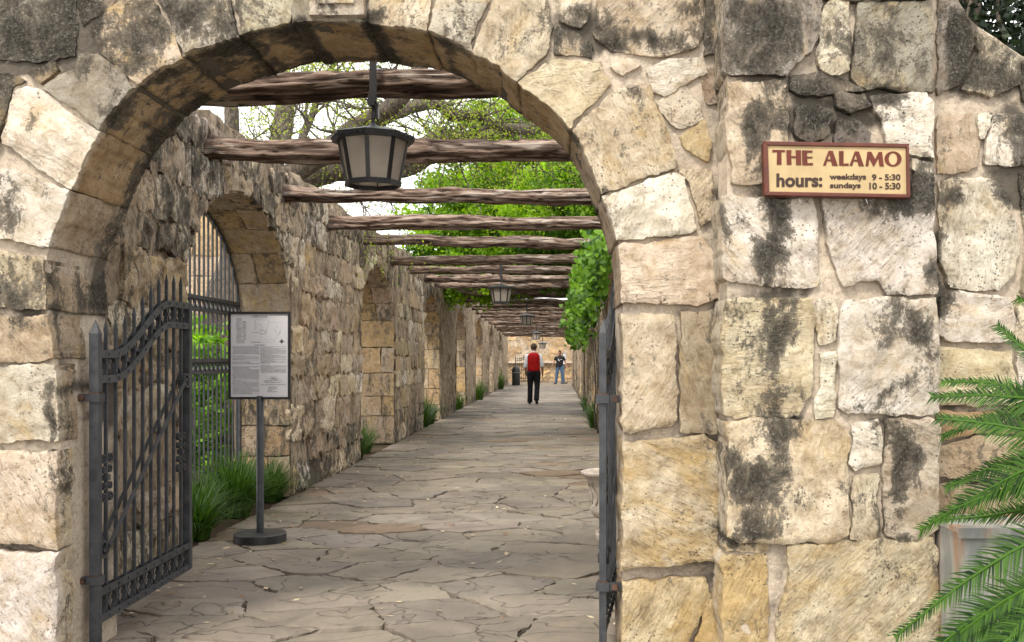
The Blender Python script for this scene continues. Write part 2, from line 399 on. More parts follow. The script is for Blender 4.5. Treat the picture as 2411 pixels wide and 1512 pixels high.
# ------------------------------------------------------------------ masonry engine
def nz(p): return noise.noise(Vector(p))
def fbm(p, o=3):
    v = 0; a = 1; q = Vector(p)
    for _ in range(o): v += a * noise.noise(q); q = q * 2.1 + Vector((3.1, 1.7, 5.3)); a *= .5
    return v
def poly_area(p): return .5 * sum(p[i][0] * p[(i + 1) % len(p)][1] - p[(i + 1) % len(p)][0] * p[i][1] for i in range(len(p)))
def dist_inside(P, poly):
    """distance to the polygon boundary and inside flag, vectorised"""
    A = np.array(poly); B = np.roll(A, -1, axis=0)
    best = np.full(len(P), 1e9); ins = np.zeros(len(P), bool)
    for a, b in zip(A, B):
        ab = b - a; L = ab @ ab
        if L < 1e-14: continue
        t = np.clip(((P - a) @ ab) / L, 0, 1); q = a + t[:, None] * ab
        best = np.minimum(best, np.hypot(*(P - q).T))
        c = ((a[1] > P[:, 1]) != (b[1] > P[:, 1]))
        if abs(b[1] - a[1]) > 1e-12:
            xi = (b[0] - a[0]) * (P[:, 1] - a[1]) / (b[1] - a[1]) + a[0]
            ins ^= c & (P[:, 0] < xi)
    return best, ins
def resample(poly, s):
    out = []
    for i in range(len(poly)):
        a = np.array(poly[i], float); b = np.array(poly[(i + 1) % len(poly)], float)
        n = max(1, int(round(np.hypot(*(b - a)) / s)))
        for k in range(n): out.append(a + (b - a) * k / n)
    return np.array(out)
TINT = {'C': (.71, .61, .455), 'W': (.78, .715, .605), 'T': (.52, .415, .30), 'O': (.67, .545, .35), 'G': (.38, .345, .29),
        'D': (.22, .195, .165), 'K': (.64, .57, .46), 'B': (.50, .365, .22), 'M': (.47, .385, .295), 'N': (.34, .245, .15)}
SID = [0]
def stone(poly, mp, name="stone", parent=None, s=.016, proud=.02, rough=.012, jit=.008, back=.02, segs=1, bev=.007,
          tint='C', side_tint=None, stain=0.0, ochre=.2, mat=None, stainf=None, side_rough=0.0, rfreq=7.0, smooth=True, tool=None, inset=.002, edge=.85, grow=0.0):
    """one dressed or rubble stone: outline in (u, v), relief h; mp(u, v, h) -> world"""
    SID[0] += 1; sid = SID[0]; rnd = random.Random(sid * 77 + 5)
    if poly_area(poly) < 0: poly = poly[::-1]
    R = resample(poly, s); n = len(R)
    off = Vector((rnd.uniform(0, 90), rnd.uniform(0, 90), rnd.uniform(0, 90)))
    if jit:
        for p in R:
            p[0] += jit * 1.8 * nz((p[0] * 9 + off.x, p[1] * 9, 0)) + rnd.uniform(-.35, .35) * jit
            p[1] += jit * 1.8 * nz((p[0] * 9, p[1] * 9 + off.y, 7)) + rnd.uniform(-.35, .35) * jit
            p[0] += jit * .9 * nz((p[0] * 31, p[1] * 31, off.z)); p[1] += jit * .9 * nz((p[0] * 31, p[1] * 31, off.z + 5))
    T = np.roll(R, -1, 0) - np.roll(R, 1, 0); ln = np.hypot(*T.T) + 1e-9
    NI = np.stack([-T[:, 1] / ln, T[:, 0] / ln], 1)      # inward normals
    if grow: R = R - NI * grow
    R1 = R + NI * inset
    mn = R1.min(0); mx = R1.max(0)
    gx = np.arange(mn[0] + s * .5, mx[0], s); gy = np.arange(mn[1] + s * .5, mx[1], s)
    if len(gx) and len(gy):
        G = np.array(np.meshgrid(gx, gy)).reshape(2, -1).T
        G = G + (np.array([[rnd.random(), rnd.random()] for _ in range(len(G))]) - .5) * s * .5
        d, ins = dist_inside(G, R1); k = ins & (d > s * .45); G = G[k]; dG = d[k]
    else: G = np.zeros((0, 2)); dG = np.zeros(0)
    pts = [Vector(p) for p in R1] + [Vector(p) for p in G]
    cv, ce, cf, ov, oe, of = delaunay_2d_cdt(pts, [], [list(range(n))], 1, 1e-7)
    if not cf: return None
    cv = np.array([tuple(p) for p in cv])
    dist = np.zeros(len(cv))
    for i, o in enumerate(ov):
        if o and o[0] >= n: dist[i] = dG[o[0] - n]
        elif not o: dist[i] = 0
    e = np.clip(dist / bev, 0, 1); dome = 1 - (1 - e) ** 2
    tx, ty = rnd.uniform(-.5, .5) * rough, rnd.uniform(-.5, .5) * rough
    c0 = cv.mean(0)
    H = np.empty(len(cv))
    for i, (u, v) in enumerate(cv):
        nn = fbm((u * rfreq + off.x, v * rfreq + off.y, off.z), 4)
        rg = 1 - abs(nz((u * rfreq * 1.7 + off.y, v * rfreq * 1.7, off.x))) * 2
        H[i] = proud * (edge + (1 - edge) * dome[i]) + (nn * rough + rg * rough * .25 + (u - c0[0]) * tx * 4 + (v - c0[1]) * ty * 4) * (.55 + .45 * dome[i])
    V = [mp(cv[i][0], cv[i][1], H[i]) for i in range(len(cv))]
    Fc = [tuple(f) for f in cf]
    # map the boundary ring into the cdt output
    ring = [None] * n
    for i, o in enumerate(ov):
        for q in o:
            if q < n: ring[q] = i
    nf = len(V); uvh = [(cv[i][0], cv[i][1], H[i]) for i in range(len(cv))]; side = [0.0] * nf
    if all(r is not None for r in ring):
        prev = ring
        for k in range(1, segs + 1):
            h = -back * k / segs; cur = []
            for i in range(n):
                q = R[i]; dd = side_rough * fbm((q[0] * 6 + off.x, q[1] * 6, h * 6), 3) if k < segs or side_rough else 0
                p = q + NI[i] * (-dd if side_rough else 0)
                cur.append(len(V)); V.append(mp(p[0], p[1], h)); uvh.append((p[0], p[1], h)); side.append(1.0)
            for i in range(n):
                j = (i + 1) % n; Fc.append((prev[j], prev[i], cur[i], cur[j]))
            prev = cur
    nv = len(V)
    t0 = np.array(TINT[tint]) * rnd.uniform(.90, 1.10) * np.array([1, rnd.uniform(.97, 1.02), rnd.uniform(.93, 1.05)])
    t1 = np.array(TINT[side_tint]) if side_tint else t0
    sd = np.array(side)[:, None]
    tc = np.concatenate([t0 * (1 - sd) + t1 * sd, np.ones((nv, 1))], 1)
    ang = tool if tool is not None else rnd.uniform(0, math.pi); ca, sa = math.cos(ang), math.sin(ang)
    U = np.array(uvh); CH = np.stack([U[:, 0] * ca - U[:, 1] * sa + off.x, U[:, 0] * sa + U[:, 1] * ca + off.y, U[:, 2] + off.z], 1)
    stn = np.full(nv, stain, float)
    if stainf: stn = stn + np.array([stainf(*q) for q in uvh])
    o = mesh_obj(name, V, Fc, mat or M_STONE, parent, smooth, {'tint': tc, 'stain': stn, 'ochre': np.full(nv, ochre), 'chis': CH})
    if smooth:                                            # crisp arris round the dressed face
        me = o.data; E = np.empty(len(me.edges) * 2, dtype=np.int32); me.edges.foreach_get("vertices", E); E = E.reshape(-1, 2)
        isr = np.zeros(nv, bool); isr[[r for r in ring if r is not None]] = True
        sh = isr[E[:, 0]] & isr[E[:, 1]]
        at = me.attributes.get("sharp_edge") or me.attributes.new("sharp_edge", 'BOOLEAN', 'EDGE'); at.data.foreach_set("value", sh)
    return o

def blobs_fn(bl):
    B = bl
    def f(u, v, h):
        t = 0
        u, v = u + .085 * fbm((u * 5, v * 4, 3), 3) , v + .10 * fbm((u * 4, v * 5, 11), 3)
        for (bx, bz, rx, rz, st) in B:
            q = ((u - bx) / rx) ** 2 + ((v - bz) / rz) ** 2
            if q < 4: t += st * math.exp(-q * 1.2)
        return t
    return f

# ------------------------------------------------------------------ ground and path
LX, RX = -2.69, .83
YP, YB = 4.50, 5.09
o = mesh_obj("ground", [(-60, -30, -.05), (60, -30, -.05), (60, 400, -.05), (-60, 400, -.05)], [(0, 1, 2, 3)], M_GROUND); tag(o, kind="structure")
def clip_poly(poly, a, b, c):
    """keep a*x+b*y<=c"""
    out = []
    for i in range(len(poly)):
        p = poly[i]; q = poly[(i + 1) % len(poly)]
        dp = a * p[0] + b * p[1] - c; dq = a * q[0] + b * q[1] - c
        if dp <= 0: out.append(p)
        if (dp < 0 < dq) or (dq < 0 < dp):
            t = dp / (dp - dq); out.append((p[0] + (q[0] - p[0]) * t, p[1] + (q[1] - p[1]) * t))
    return out
PATH_X0, PATH_X1 = LX + .0, RX - .02
def voronoi_cells(seeds, box, an, gap):
    wt = [rp.uniform(0, .075) for _ in seeds]
    P = np.array(seeds) / np.array([1, an]); x0, y0, x1, y1 = box; res = []
    for i in range(len(P)):
        d = np.hypot(*(P - P[i]).T); idx = np.argsort(d)[1:30]
        poly = [(x0, y0 / an), (x1, y0 / an), (x1, y1 / an), (x0, y1 / an)]
        for j in idx:
            nx, ny = P[j] - P[i]; L = math.hypot(nx, ny); nx /= L; ny /= L
            c = nx * (P[i][0] + P[j][0]) / 2 + ny * (P[i][1] + P[j][1]) / 2 - gap / 2 + (wt[i] - wt[j]) / (2 * L)
            poly = clip_poly(poly, nx, ny, c)
            if len(poly) < 3: break
        if len(poly) >= 3:
            poly = [(p[0], p[1] * an) for p in poly]
            if abs(poly_area(poly)) > .008: res.append(poly)
    return res
path = mesh_obj("path", [(PATH_X0 - .02, 3.2, -.012), (PATH_X1 + .02, 3.2, -.012), (PATH_X1 + .02, 66, -.012), (PATH_X0 - .02, 66, -.012)], [(0, 1, 2, 3)], M_PATHM)
tag(path, kind="structure")
seeds = []; rp = random.Random(21)
y = 4.0
while y < 61:
    dens = 1.0
    for _ in range(1):
        best = None; bd = -1
        for _t in range(14):
            q = (rp.uniform(PATH_X0 + .05, PATH_X1 - .05), y + rp.uniform(-.35, .35))
            dd = min([math.hypot(q[0] - s_[0], (q[1] - s_[1]) * 1.0) for s_ in seeds[-30:]] or [9])
            if dd > bd and rp.random() < .9: bd = dd; best = q
        if best: seeds.append(best)
    y += .080 if y < 22 else .13
cells = voronoi_cells(seeds, (PATH_X0, 3.6, PATH_X1, 61.5), .72, .009)
cells.sort(key=lambda c: sum(p[1] for p in c) / len(c))
FT = {'fa': (.196, .170, .138), 'fb': (.172, .150, .124), 'fc': (.215, .186, .150), 'fd': (.185, .138, .098), 'fe': (.21, .188, .160)}
TINT.update(FT)
mpg = lambda u, v, h: (u, v, h)
MV = []; MF = []; MT = []; cnt = 0
for c in cells:
    cy = sum(p[1] for p in c) / len(c)
    t = rp.choice(['fa', 'fa', 'fa', 'fb', 'fb', 'fc', 'fc', 'fe' if rp.random() < .4 else 'fa', 'fd' if rp.random() < .45 else 'fa'])
    if cnt < 290:
        sp = .035 if cy < 8 else .05 if cy < 10 else (.09 if cy < 16 else .16)
        o = stone(c, mpg, "flagstone", path, s=sp, proud=rp.uniform(.003, .021), rough=.005, jit=.020 if cy < 16 else .012, back=.014, bev=.012, tint=t, mat=M_FLAG, rfreq=3, inset=.004, smooth=False if cy > 16 else True)
        cnt += 1
    else:
        b = len(MV); n = len(c); z = rp.uniform(.002, .008)
        MV += [(p[0], p[1], z) for p in c] + [(p[0], p[1], -.013) for p in c]
        MF += [tuple(range(b, b + n))] + [(b + i, b + i + n, b + (i + 1) % n + n, b + (i + 1) % n) for i in range(n)]
        col = np.array(TINT[t]) * rp.uniform(.9, 1.1); MT += [(*col, 1)] * (2 * n)
MVa = np.array(MV)
o = mesh_obj("flagstone_field", MV, MF, M_FLAG, path, False, {'tint': MT, 'chis': MVa}); tag(o, kind="stuff")
# soil of the planting beds outside the walls
for x0, x1 in ((-5.6, LX - .02), (RX + .0, 4.5)):
    o = mesh_obj("soil", [(x0, 5.2, -.02), (x1, 5.2, -.02), (x1, 60, -.02), (x0, 60, -.02)], [(0, 1, 2, 3)], M_SOIL); tag(o, kind="structure")

# ------------------------------------------------------------------ entrance wall with arch
def catmull(P, k=10):
    P = [np.array(p, float) for p in P]; out = []
    for i in range(len(P) - 1):
        p0 = P[max(i - 1, 0)]; p1 = P[i]; p2 = P[i + 1]; p3 = P[min(i + 2, len(P) - 1)]
        for j in range(k):
            t = j / k
            out.append(.5 * ((2 * p1) + (-p0 + p2) * t + (2 * p0 - 5 * p1 + 4 * p2 - p3) * t * t + (-p0 + 3 * p1 - 3 * p2 + p3) * t ** 3))
    out.append(P[-1]); return np.array(out)
ARCH = [(145, 1592), (145, 1320), (143, 1060), (132, 860), (116, 740), (111, 640), (121, 575), (168, 448), (238, 308), (322, 207), (434, 135), (567, 84), (688, 58),
        (780, 54), (868, 56), (1003, 76), (1110, 122), (1215, 194), (1343, 308), (1416, 460), (1453, 580), (1461, 700), (1462, 900), (1462, 1100), (1462, 1340), (1462, 1592)]
AC = catmull(ARCH, 10)
ACW = np.array([DP(x, y, YP) for x, y in AC]); ACW[:, 1] = np.maximum(ACW[:, 1], 0); 
def arch_idx(j): return int(np.argmin(np.hypot(*(AC - np.array(j)).T)))
portal = empty("entrance_wall", (0.0, YP, 0), "pale limestone block wall pierced by the big round entrance arch", "wall")
mp_wall = lambda u, v, h: (u, YP - h, v)
YQ = 4.25
mp_pier = lambda u, v, h: (u, YQ - h, v)
# mortar core
Tn = np.roll(ACW, -1, 0) - np.roll(ACW, 1, 0); Tn[0] = Tn[1]; Tn[-1] = Tn[-2]
Nn = np.stack([-Tn[:, 1], Tn[:, 0]], 1) / (np.hypot(*Tn.T)[:, None] + 1e-9)    # to the left of travel = outward
core_arch = ACW + Nn * .010; core_arch[0][1] = 0; core_arch[-1][1] = 0
outer = [(3.4, 0), (3.4, 2.62), (2.5, 2.66), (2.06, 2.74), (1.86, 2.87), (1.76, 2.97), (1.66, 3.2), (1.62, 3.55), (.2, 3.75), (-1.0, 3.9), (-2.2, 3.8), (-4.4, 3.7), (-4.4, 0)]
core_poly = [tuple(p) for p in core_arch] + outer
WALL_BL = [DP(x, y, YP) + (rx * 1.15 / 533, ry * 1.15 / 533, st * 1.25) for x, y, rx, ry, st in [
    (90, 60, 130, 90, .45), (250, 240, 60, 70, .35), (20, 160, 120, 18, 1.0), (180, 120, 40, 30, .8), (330, 90, 70, 60, .45), (480, 50, 80, 60, .40), (30, 700, 60, 60, .45),
    (125, 1000, 12, 120, .5), (60, 960, 60, 50, .2), (20, 470, 50, 60, .5), (620, 30, 60, 30, .2), (1200, 90, 50, 50, .25), (1380, 90, 60, 50, .5), (1330, 60, 40, 40, .35), (1500, 110, 90, 18, .6),
    (1480, 210, 40, 30, .3), (1560, 380, 40, 20, .1), (1510, 260, 40, 60, .35), (1620, 60, 60, 40, .3),
    (2250, 110, 60, 90, .85), (2340, 170, 90, 60, .7), (2220, 700, 25, 60, .7), (2215, 580, 18, 90, .5), (2380, 330, 50, 80, .6), (2230, 350, 20, 40, .2), (2400, 440, 60, 30, .9), (2240, 450, 30, 30, .5),
    (200, 30, 30, 50, .7), (1690, 400, 14, 400, .35), (1470, 350, 20, 30, .5), (1330, 300, 16, 16, .5), (1420, 440, 14, 14, .5), (570, 90, 14, 26, .8), (700, 60, 18, 30, .9), (870, 50, 18, 26, .9)]]
WALL_BF = blobs_fn(WALL_BL)
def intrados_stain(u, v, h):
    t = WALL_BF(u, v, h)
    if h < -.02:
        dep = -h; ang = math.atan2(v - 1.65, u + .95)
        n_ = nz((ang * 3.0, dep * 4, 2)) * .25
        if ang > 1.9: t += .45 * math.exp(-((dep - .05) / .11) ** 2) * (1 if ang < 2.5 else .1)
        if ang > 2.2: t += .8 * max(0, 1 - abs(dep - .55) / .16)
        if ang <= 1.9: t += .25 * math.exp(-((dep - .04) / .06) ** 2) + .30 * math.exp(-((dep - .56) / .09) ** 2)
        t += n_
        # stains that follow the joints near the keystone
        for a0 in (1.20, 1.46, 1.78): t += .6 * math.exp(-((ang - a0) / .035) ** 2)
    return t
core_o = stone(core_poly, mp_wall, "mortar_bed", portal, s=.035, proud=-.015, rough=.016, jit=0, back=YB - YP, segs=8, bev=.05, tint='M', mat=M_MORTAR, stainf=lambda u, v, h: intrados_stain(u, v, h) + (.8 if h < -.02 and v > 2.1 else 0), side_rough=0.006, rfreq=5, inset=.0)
pier_poly = [(.7125, 0), (1.578, 0), (1.578, 3.5), (.7125, 3.6)]
PIER_BL = [DP(x, y, YQ) + (rx * 1.1 / 565, ry * 1.1 / 565, st * 1.03) for x, y, rx, ry, st in [
    (1810, 90, 120, 110, .85), (2090, 110, 90, 120, .62), (1960, 60, 30, 60, .25), (1900, 280, 90, 60, .85), (2000, 300, 60, 50, .7), (1780, 330, 60, 90, .42), (1770, 250, 50, 40, .3), (2070, 220, 60, 20, .7),
    (1815, 560, 45, 110, 1.05), (1720, 560, 18, 120, .3), (2120, 480, 90, 40, .75), (2180, 440, 40, 60, .8), (2160, 650, 50, 40, .7), (2060, 520, 30, 30, .3), (1800, 700, 100, 14, .4),
    (1825, 850, 42, 120, .75), (1790, 760, 60, 60, .35), (2140, 800, 50, 70, .8), (2090, 900, 60, 40, .6), (2040, 960, 60, 20, .4), (1790, 1120, 75, 120, .75), (1830, 1010, 60, 30, .6), (1740, 1240, 60, 30, .6),
    (2050, 1030, 25, 30, .5), (2110, 1100, 35, 110, .75), (2150, 1010, 50, 25, .4), (2045, 1190, 20, 50, .5), (2120, 1260, 60, 20, .5), (1760, 1270, 60, 14, .7), (1820, 1360, 20, 60, .3), (2180, 1330, 25, 60, .2)]]
PIER_BF = blobs_fn(PIER_BL)
stone(pier_poly, mp_pier, "mortar_bed", portal, s=.035, proud=-.014, rough=.014, jit=0, back=YP - YQ - .004, segs=3, bev=.05, tint='M', mat=M_MORTAR, stainf=PIER_BF, side_rough=.004, rfreq=5, inset=0)
def shrink(poly, g=.004):
    c = np.mean(np.array(poly), 0); return poly
def wall_stone(D, plane='w', **kw):
    Yp, mpf, bf = (YP, mp_wall, WALL_BF) if plane == 'w' else (YQ, mp_pier, PIER_BF)
    poly = [DP(x, y, Yp) for x, y in D]; poly = [(p[0], max(p[1], .012)) for p in poly]
    kw.setdefault('proud', random.uniform(.010, .024)); kw.setdefault('rough', .017); kw.setdefault('stainf', bf); kw.setdefault('grow', .0065)
    return stone(poly, mpf, "stone", portal, **kw)
def vouss(ja, jb, outerD, **kw):
    """stone whose inner edge follows the arch between joints ja and jb"""
    ia, ib = arch_idx(ja), arch_idx(jb)
    inner = [tuple(AC[i]) for i in range(ia, ib + 1)]
    if len(inner) > 3:                                   # open the joints a little
        a0 = np.array(inner[0]); a1 = np.array(inner[1]); inner[0] = tuple(a0 + (a1 - a0) / (np.hypot(*(a1 - a0)) + 1e-6) * 1.2)
        b0 = np.array(inner[-1]); b1 = np.array(inner[-2]); inner[-1] = tuple(b0 + (b1 - b0) / (np.hypot(*(b1 - b0)) + 1e-6) * 1.2)
    poly = [DP(x, y, YP) for x, y in inner + outerD]; poly = [(p[0], max(p[1], .012)) for p in poly]
    kw.setdefault('back', YB - YP); kw.setdefault('segs', 12); kw.setdefault('side_tint', 'B' if jb[1] < 320 else 'T'); kw.setdefault('side_rough', .012)  # warm soffit tint: stone's dirt tone with bounced light painted in
    kw.setdefault('proud', random.uniform(.012, .026)); kw.setdefault('rough', .017)
    return stone(poly, mp_wall, "stone", portal, stainf=intrados_stain, **kw)
# left jamb and quoins
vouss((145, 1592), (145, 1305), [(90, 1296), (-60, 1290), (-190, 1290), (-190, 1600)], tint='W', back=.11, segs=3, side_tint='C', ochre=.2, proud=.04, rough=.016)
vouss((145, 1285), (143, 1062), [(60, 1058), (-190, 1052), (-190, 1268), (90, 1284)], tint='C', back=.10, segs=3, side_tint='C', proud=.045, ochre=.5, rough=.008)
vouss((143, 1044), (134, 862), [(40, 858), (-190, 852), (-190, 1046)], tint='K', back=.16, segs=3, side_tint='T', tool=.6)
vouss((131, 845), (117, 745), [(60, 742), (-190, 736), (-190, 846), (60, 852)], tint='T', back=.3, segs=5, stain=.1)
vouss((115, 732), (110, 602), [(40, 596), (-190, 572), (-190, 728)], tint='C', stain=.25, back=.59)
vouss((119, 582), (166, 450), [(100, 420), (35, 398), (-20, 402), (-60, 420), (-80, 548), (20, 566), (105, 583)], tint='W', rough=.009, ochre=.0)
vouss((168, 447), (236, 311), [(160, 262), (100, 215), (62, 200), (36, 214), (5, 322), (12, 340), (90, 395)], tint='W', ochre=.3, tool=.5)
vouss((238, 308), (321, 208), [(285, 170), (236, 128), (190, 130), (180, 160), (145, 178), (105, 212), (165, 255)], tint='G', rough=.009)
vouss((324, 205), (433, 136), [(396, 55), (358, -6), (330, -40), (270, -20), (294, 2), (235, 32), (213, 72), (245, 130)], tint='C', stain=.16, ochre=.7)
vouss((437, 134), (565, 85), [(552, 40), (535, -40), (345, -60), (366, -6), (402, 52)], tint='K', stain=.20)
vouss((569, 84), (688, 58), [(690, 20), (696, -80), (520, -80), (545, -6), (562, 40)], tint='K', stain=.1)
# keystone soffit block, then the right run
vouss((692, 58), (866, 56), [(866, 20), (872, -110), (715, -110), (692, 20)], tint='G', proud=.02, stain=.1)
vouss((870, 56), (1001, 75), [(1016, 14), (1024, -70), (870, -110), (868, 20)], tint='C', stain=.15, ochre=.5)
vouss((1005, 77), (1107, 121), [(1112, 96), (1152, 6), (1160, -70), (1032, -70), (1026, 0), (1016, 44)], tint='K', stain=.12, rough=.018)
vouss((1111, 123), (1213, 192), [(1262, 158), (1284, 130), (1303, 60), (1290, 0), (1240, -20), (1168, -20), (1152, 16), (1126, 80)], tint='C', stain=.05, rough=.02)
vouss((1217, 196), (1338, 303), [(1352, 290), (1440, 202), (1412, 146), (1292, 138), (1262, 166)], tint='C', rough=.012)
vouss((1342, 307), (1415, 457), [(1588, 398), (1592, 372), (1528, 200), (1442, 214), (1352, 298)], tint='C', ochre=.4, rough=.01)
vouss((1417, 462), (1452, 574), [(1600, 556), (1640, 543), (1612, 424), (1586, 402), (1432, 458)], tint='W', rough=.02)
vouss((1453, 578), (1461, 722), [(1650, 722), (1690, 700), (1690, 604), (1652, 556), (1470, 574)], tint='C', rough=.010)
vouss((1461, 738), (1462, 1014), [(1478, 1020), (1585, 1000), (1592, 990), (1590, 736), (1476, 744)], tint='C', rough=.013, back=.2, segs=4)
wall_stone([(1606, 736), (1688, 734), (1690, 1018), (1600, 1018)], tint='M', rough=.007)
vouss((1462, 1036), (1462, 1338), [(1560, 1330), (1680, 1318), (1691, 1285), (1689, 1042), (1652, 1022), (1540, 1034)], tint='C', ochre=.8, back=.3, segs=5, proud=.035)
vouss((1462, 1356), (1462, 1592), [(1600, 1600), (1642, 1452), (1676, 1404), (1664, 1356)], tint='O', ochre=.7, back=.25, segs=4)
wall_stone([(1656, 1446), (1690, 1372), (1690, 1600), (1618, 1600)], tint='O', ochre=.8)
# filling stones
for D_, t_, st_ in [
    ([(-200, -60), (182, -60), (184, 60), (176, 134), (90, 142), (-200, 146)], 'G', .30),
    ([(188, -60), (300, -60), (288, -4), (216, 46), (198, 60), (188, 30)], 'T', .3),
    ([(-200, 168), (20, 176), (60, 190), (30, 208), (-2, 320), (-40, 400), (-200, 410)], 'D', .3),
    ([(70, 170), (130, 148), (140, 168), (96, 200)], 'T', .3),
    ([(1302, -50), (1392, -50), (1386, 48), (1366, 66), (1318, 50)], 'W', 0),
    ([(1410, -50), (1652, -50), (1652, 60), (1640, 108), (1560, 134), (1440, 124), (1404, 90)], 'C', .05),
    ([(1312, 70), (1362, 84), (1392, 112), (1390, 134), (1306, 128), (1308, 90)], 'K', .4),
    ([(1438, 160), (1480, 143), (1504, 153), (1462, 184)], 'C', 0), ([(1524, 170), (1572, 141), (1640, 140), (1662, 168), (1560, 230), (1530, 212)], 'W', 0),
    ([(1546, 242), (1602, 196), (1646, 250), (1650, 288), (1602, 302), (1570, 280)], 'C', 0), ([(1652, 182), (1676, 164), (1684, 240), (1662, 246)], 'T', 0),
    ([(1604, 322), (1656, 280), (1674, 330), (1660, 382), (1616, 352)], 'O', 0), ([(1600, 398), (1672, 400), (1684, 510), (1652, 530), (1622, 430)], 'C', .1),
    ([(1660, -40), (1690, -40), (1690, 122), (1658, 132)], 'K', .3),
    ([(2206, -60), (2236, -20), (2282, 52), (2290, 110), (2254, 200), (2206, 226)], 'G', .1), ([(2298, 78), (2350, 106), (2395, 136), (2396, 200), (2330, 226), (2266, 214), (2300, 122)], 'K', 0),
    ([(2404, 145), (2560, 165), (2560, 262), (2404, 238)], 'C', .2),
    ([(2206, 276), (2284, 272), (2300, 330), (2296, 390), (2240, 412), (2206, 410)], 'C', 0), ([(2304, 268), (2330, 268), (2316, 330), (2304, 330)], 'W', 0),
    ([(2338, 272), (2410, 268), (2550, 272), (2550, 392), (2314, 388), (2322, 330)], 'W', .05),
    ([(2212, 428), (2320, 414), (2376, 470), (2396, 600), (2380, 642), (2350, 682), (2230, 676), (2208, 600)], 'W', .02), ([(2400, 408), (2560, 410), (2560, 690), (2405, 684), (2412, 560)], 'K', .2),
    ([(2214, 702), (2242, 690), (2370, 702), (2392, 760), (2372, 802), (2240, 806), (2208, 782)], 'W', 0), ([(2402, 706), (2600, 706), (2600, 810), (2390, 806)], 'C', .1),
    ([(2206, 822), (2372, 828), (2386, 900), (2380, 952), (2206, 952)], 'C', 0), ([(2396, 824), (2600, 830), (2600, 960), (2394, 956)], 'K', .1),
    ([(2206, 1050), (2330, 1030), (2500, 1036), (2500, 1110), (2330, 1130), (2206, 1118)], 'T', .1), ([(2206, 968), (2500, 970), (2500, 1022), (2330, 1016), (2206, 1034)], 'B', .1),
    ([(2206, 1140), (2520, 1140), (2520, 1330), (2206, 1330)], 'T', .1), ([(2206, 1345), (2520, 1345), (2520, 1590), (2206, 1590)], 'T', .1)]:
    wall_stone(D_, 'w', tint=t_, stain=st_, ochre=.25)
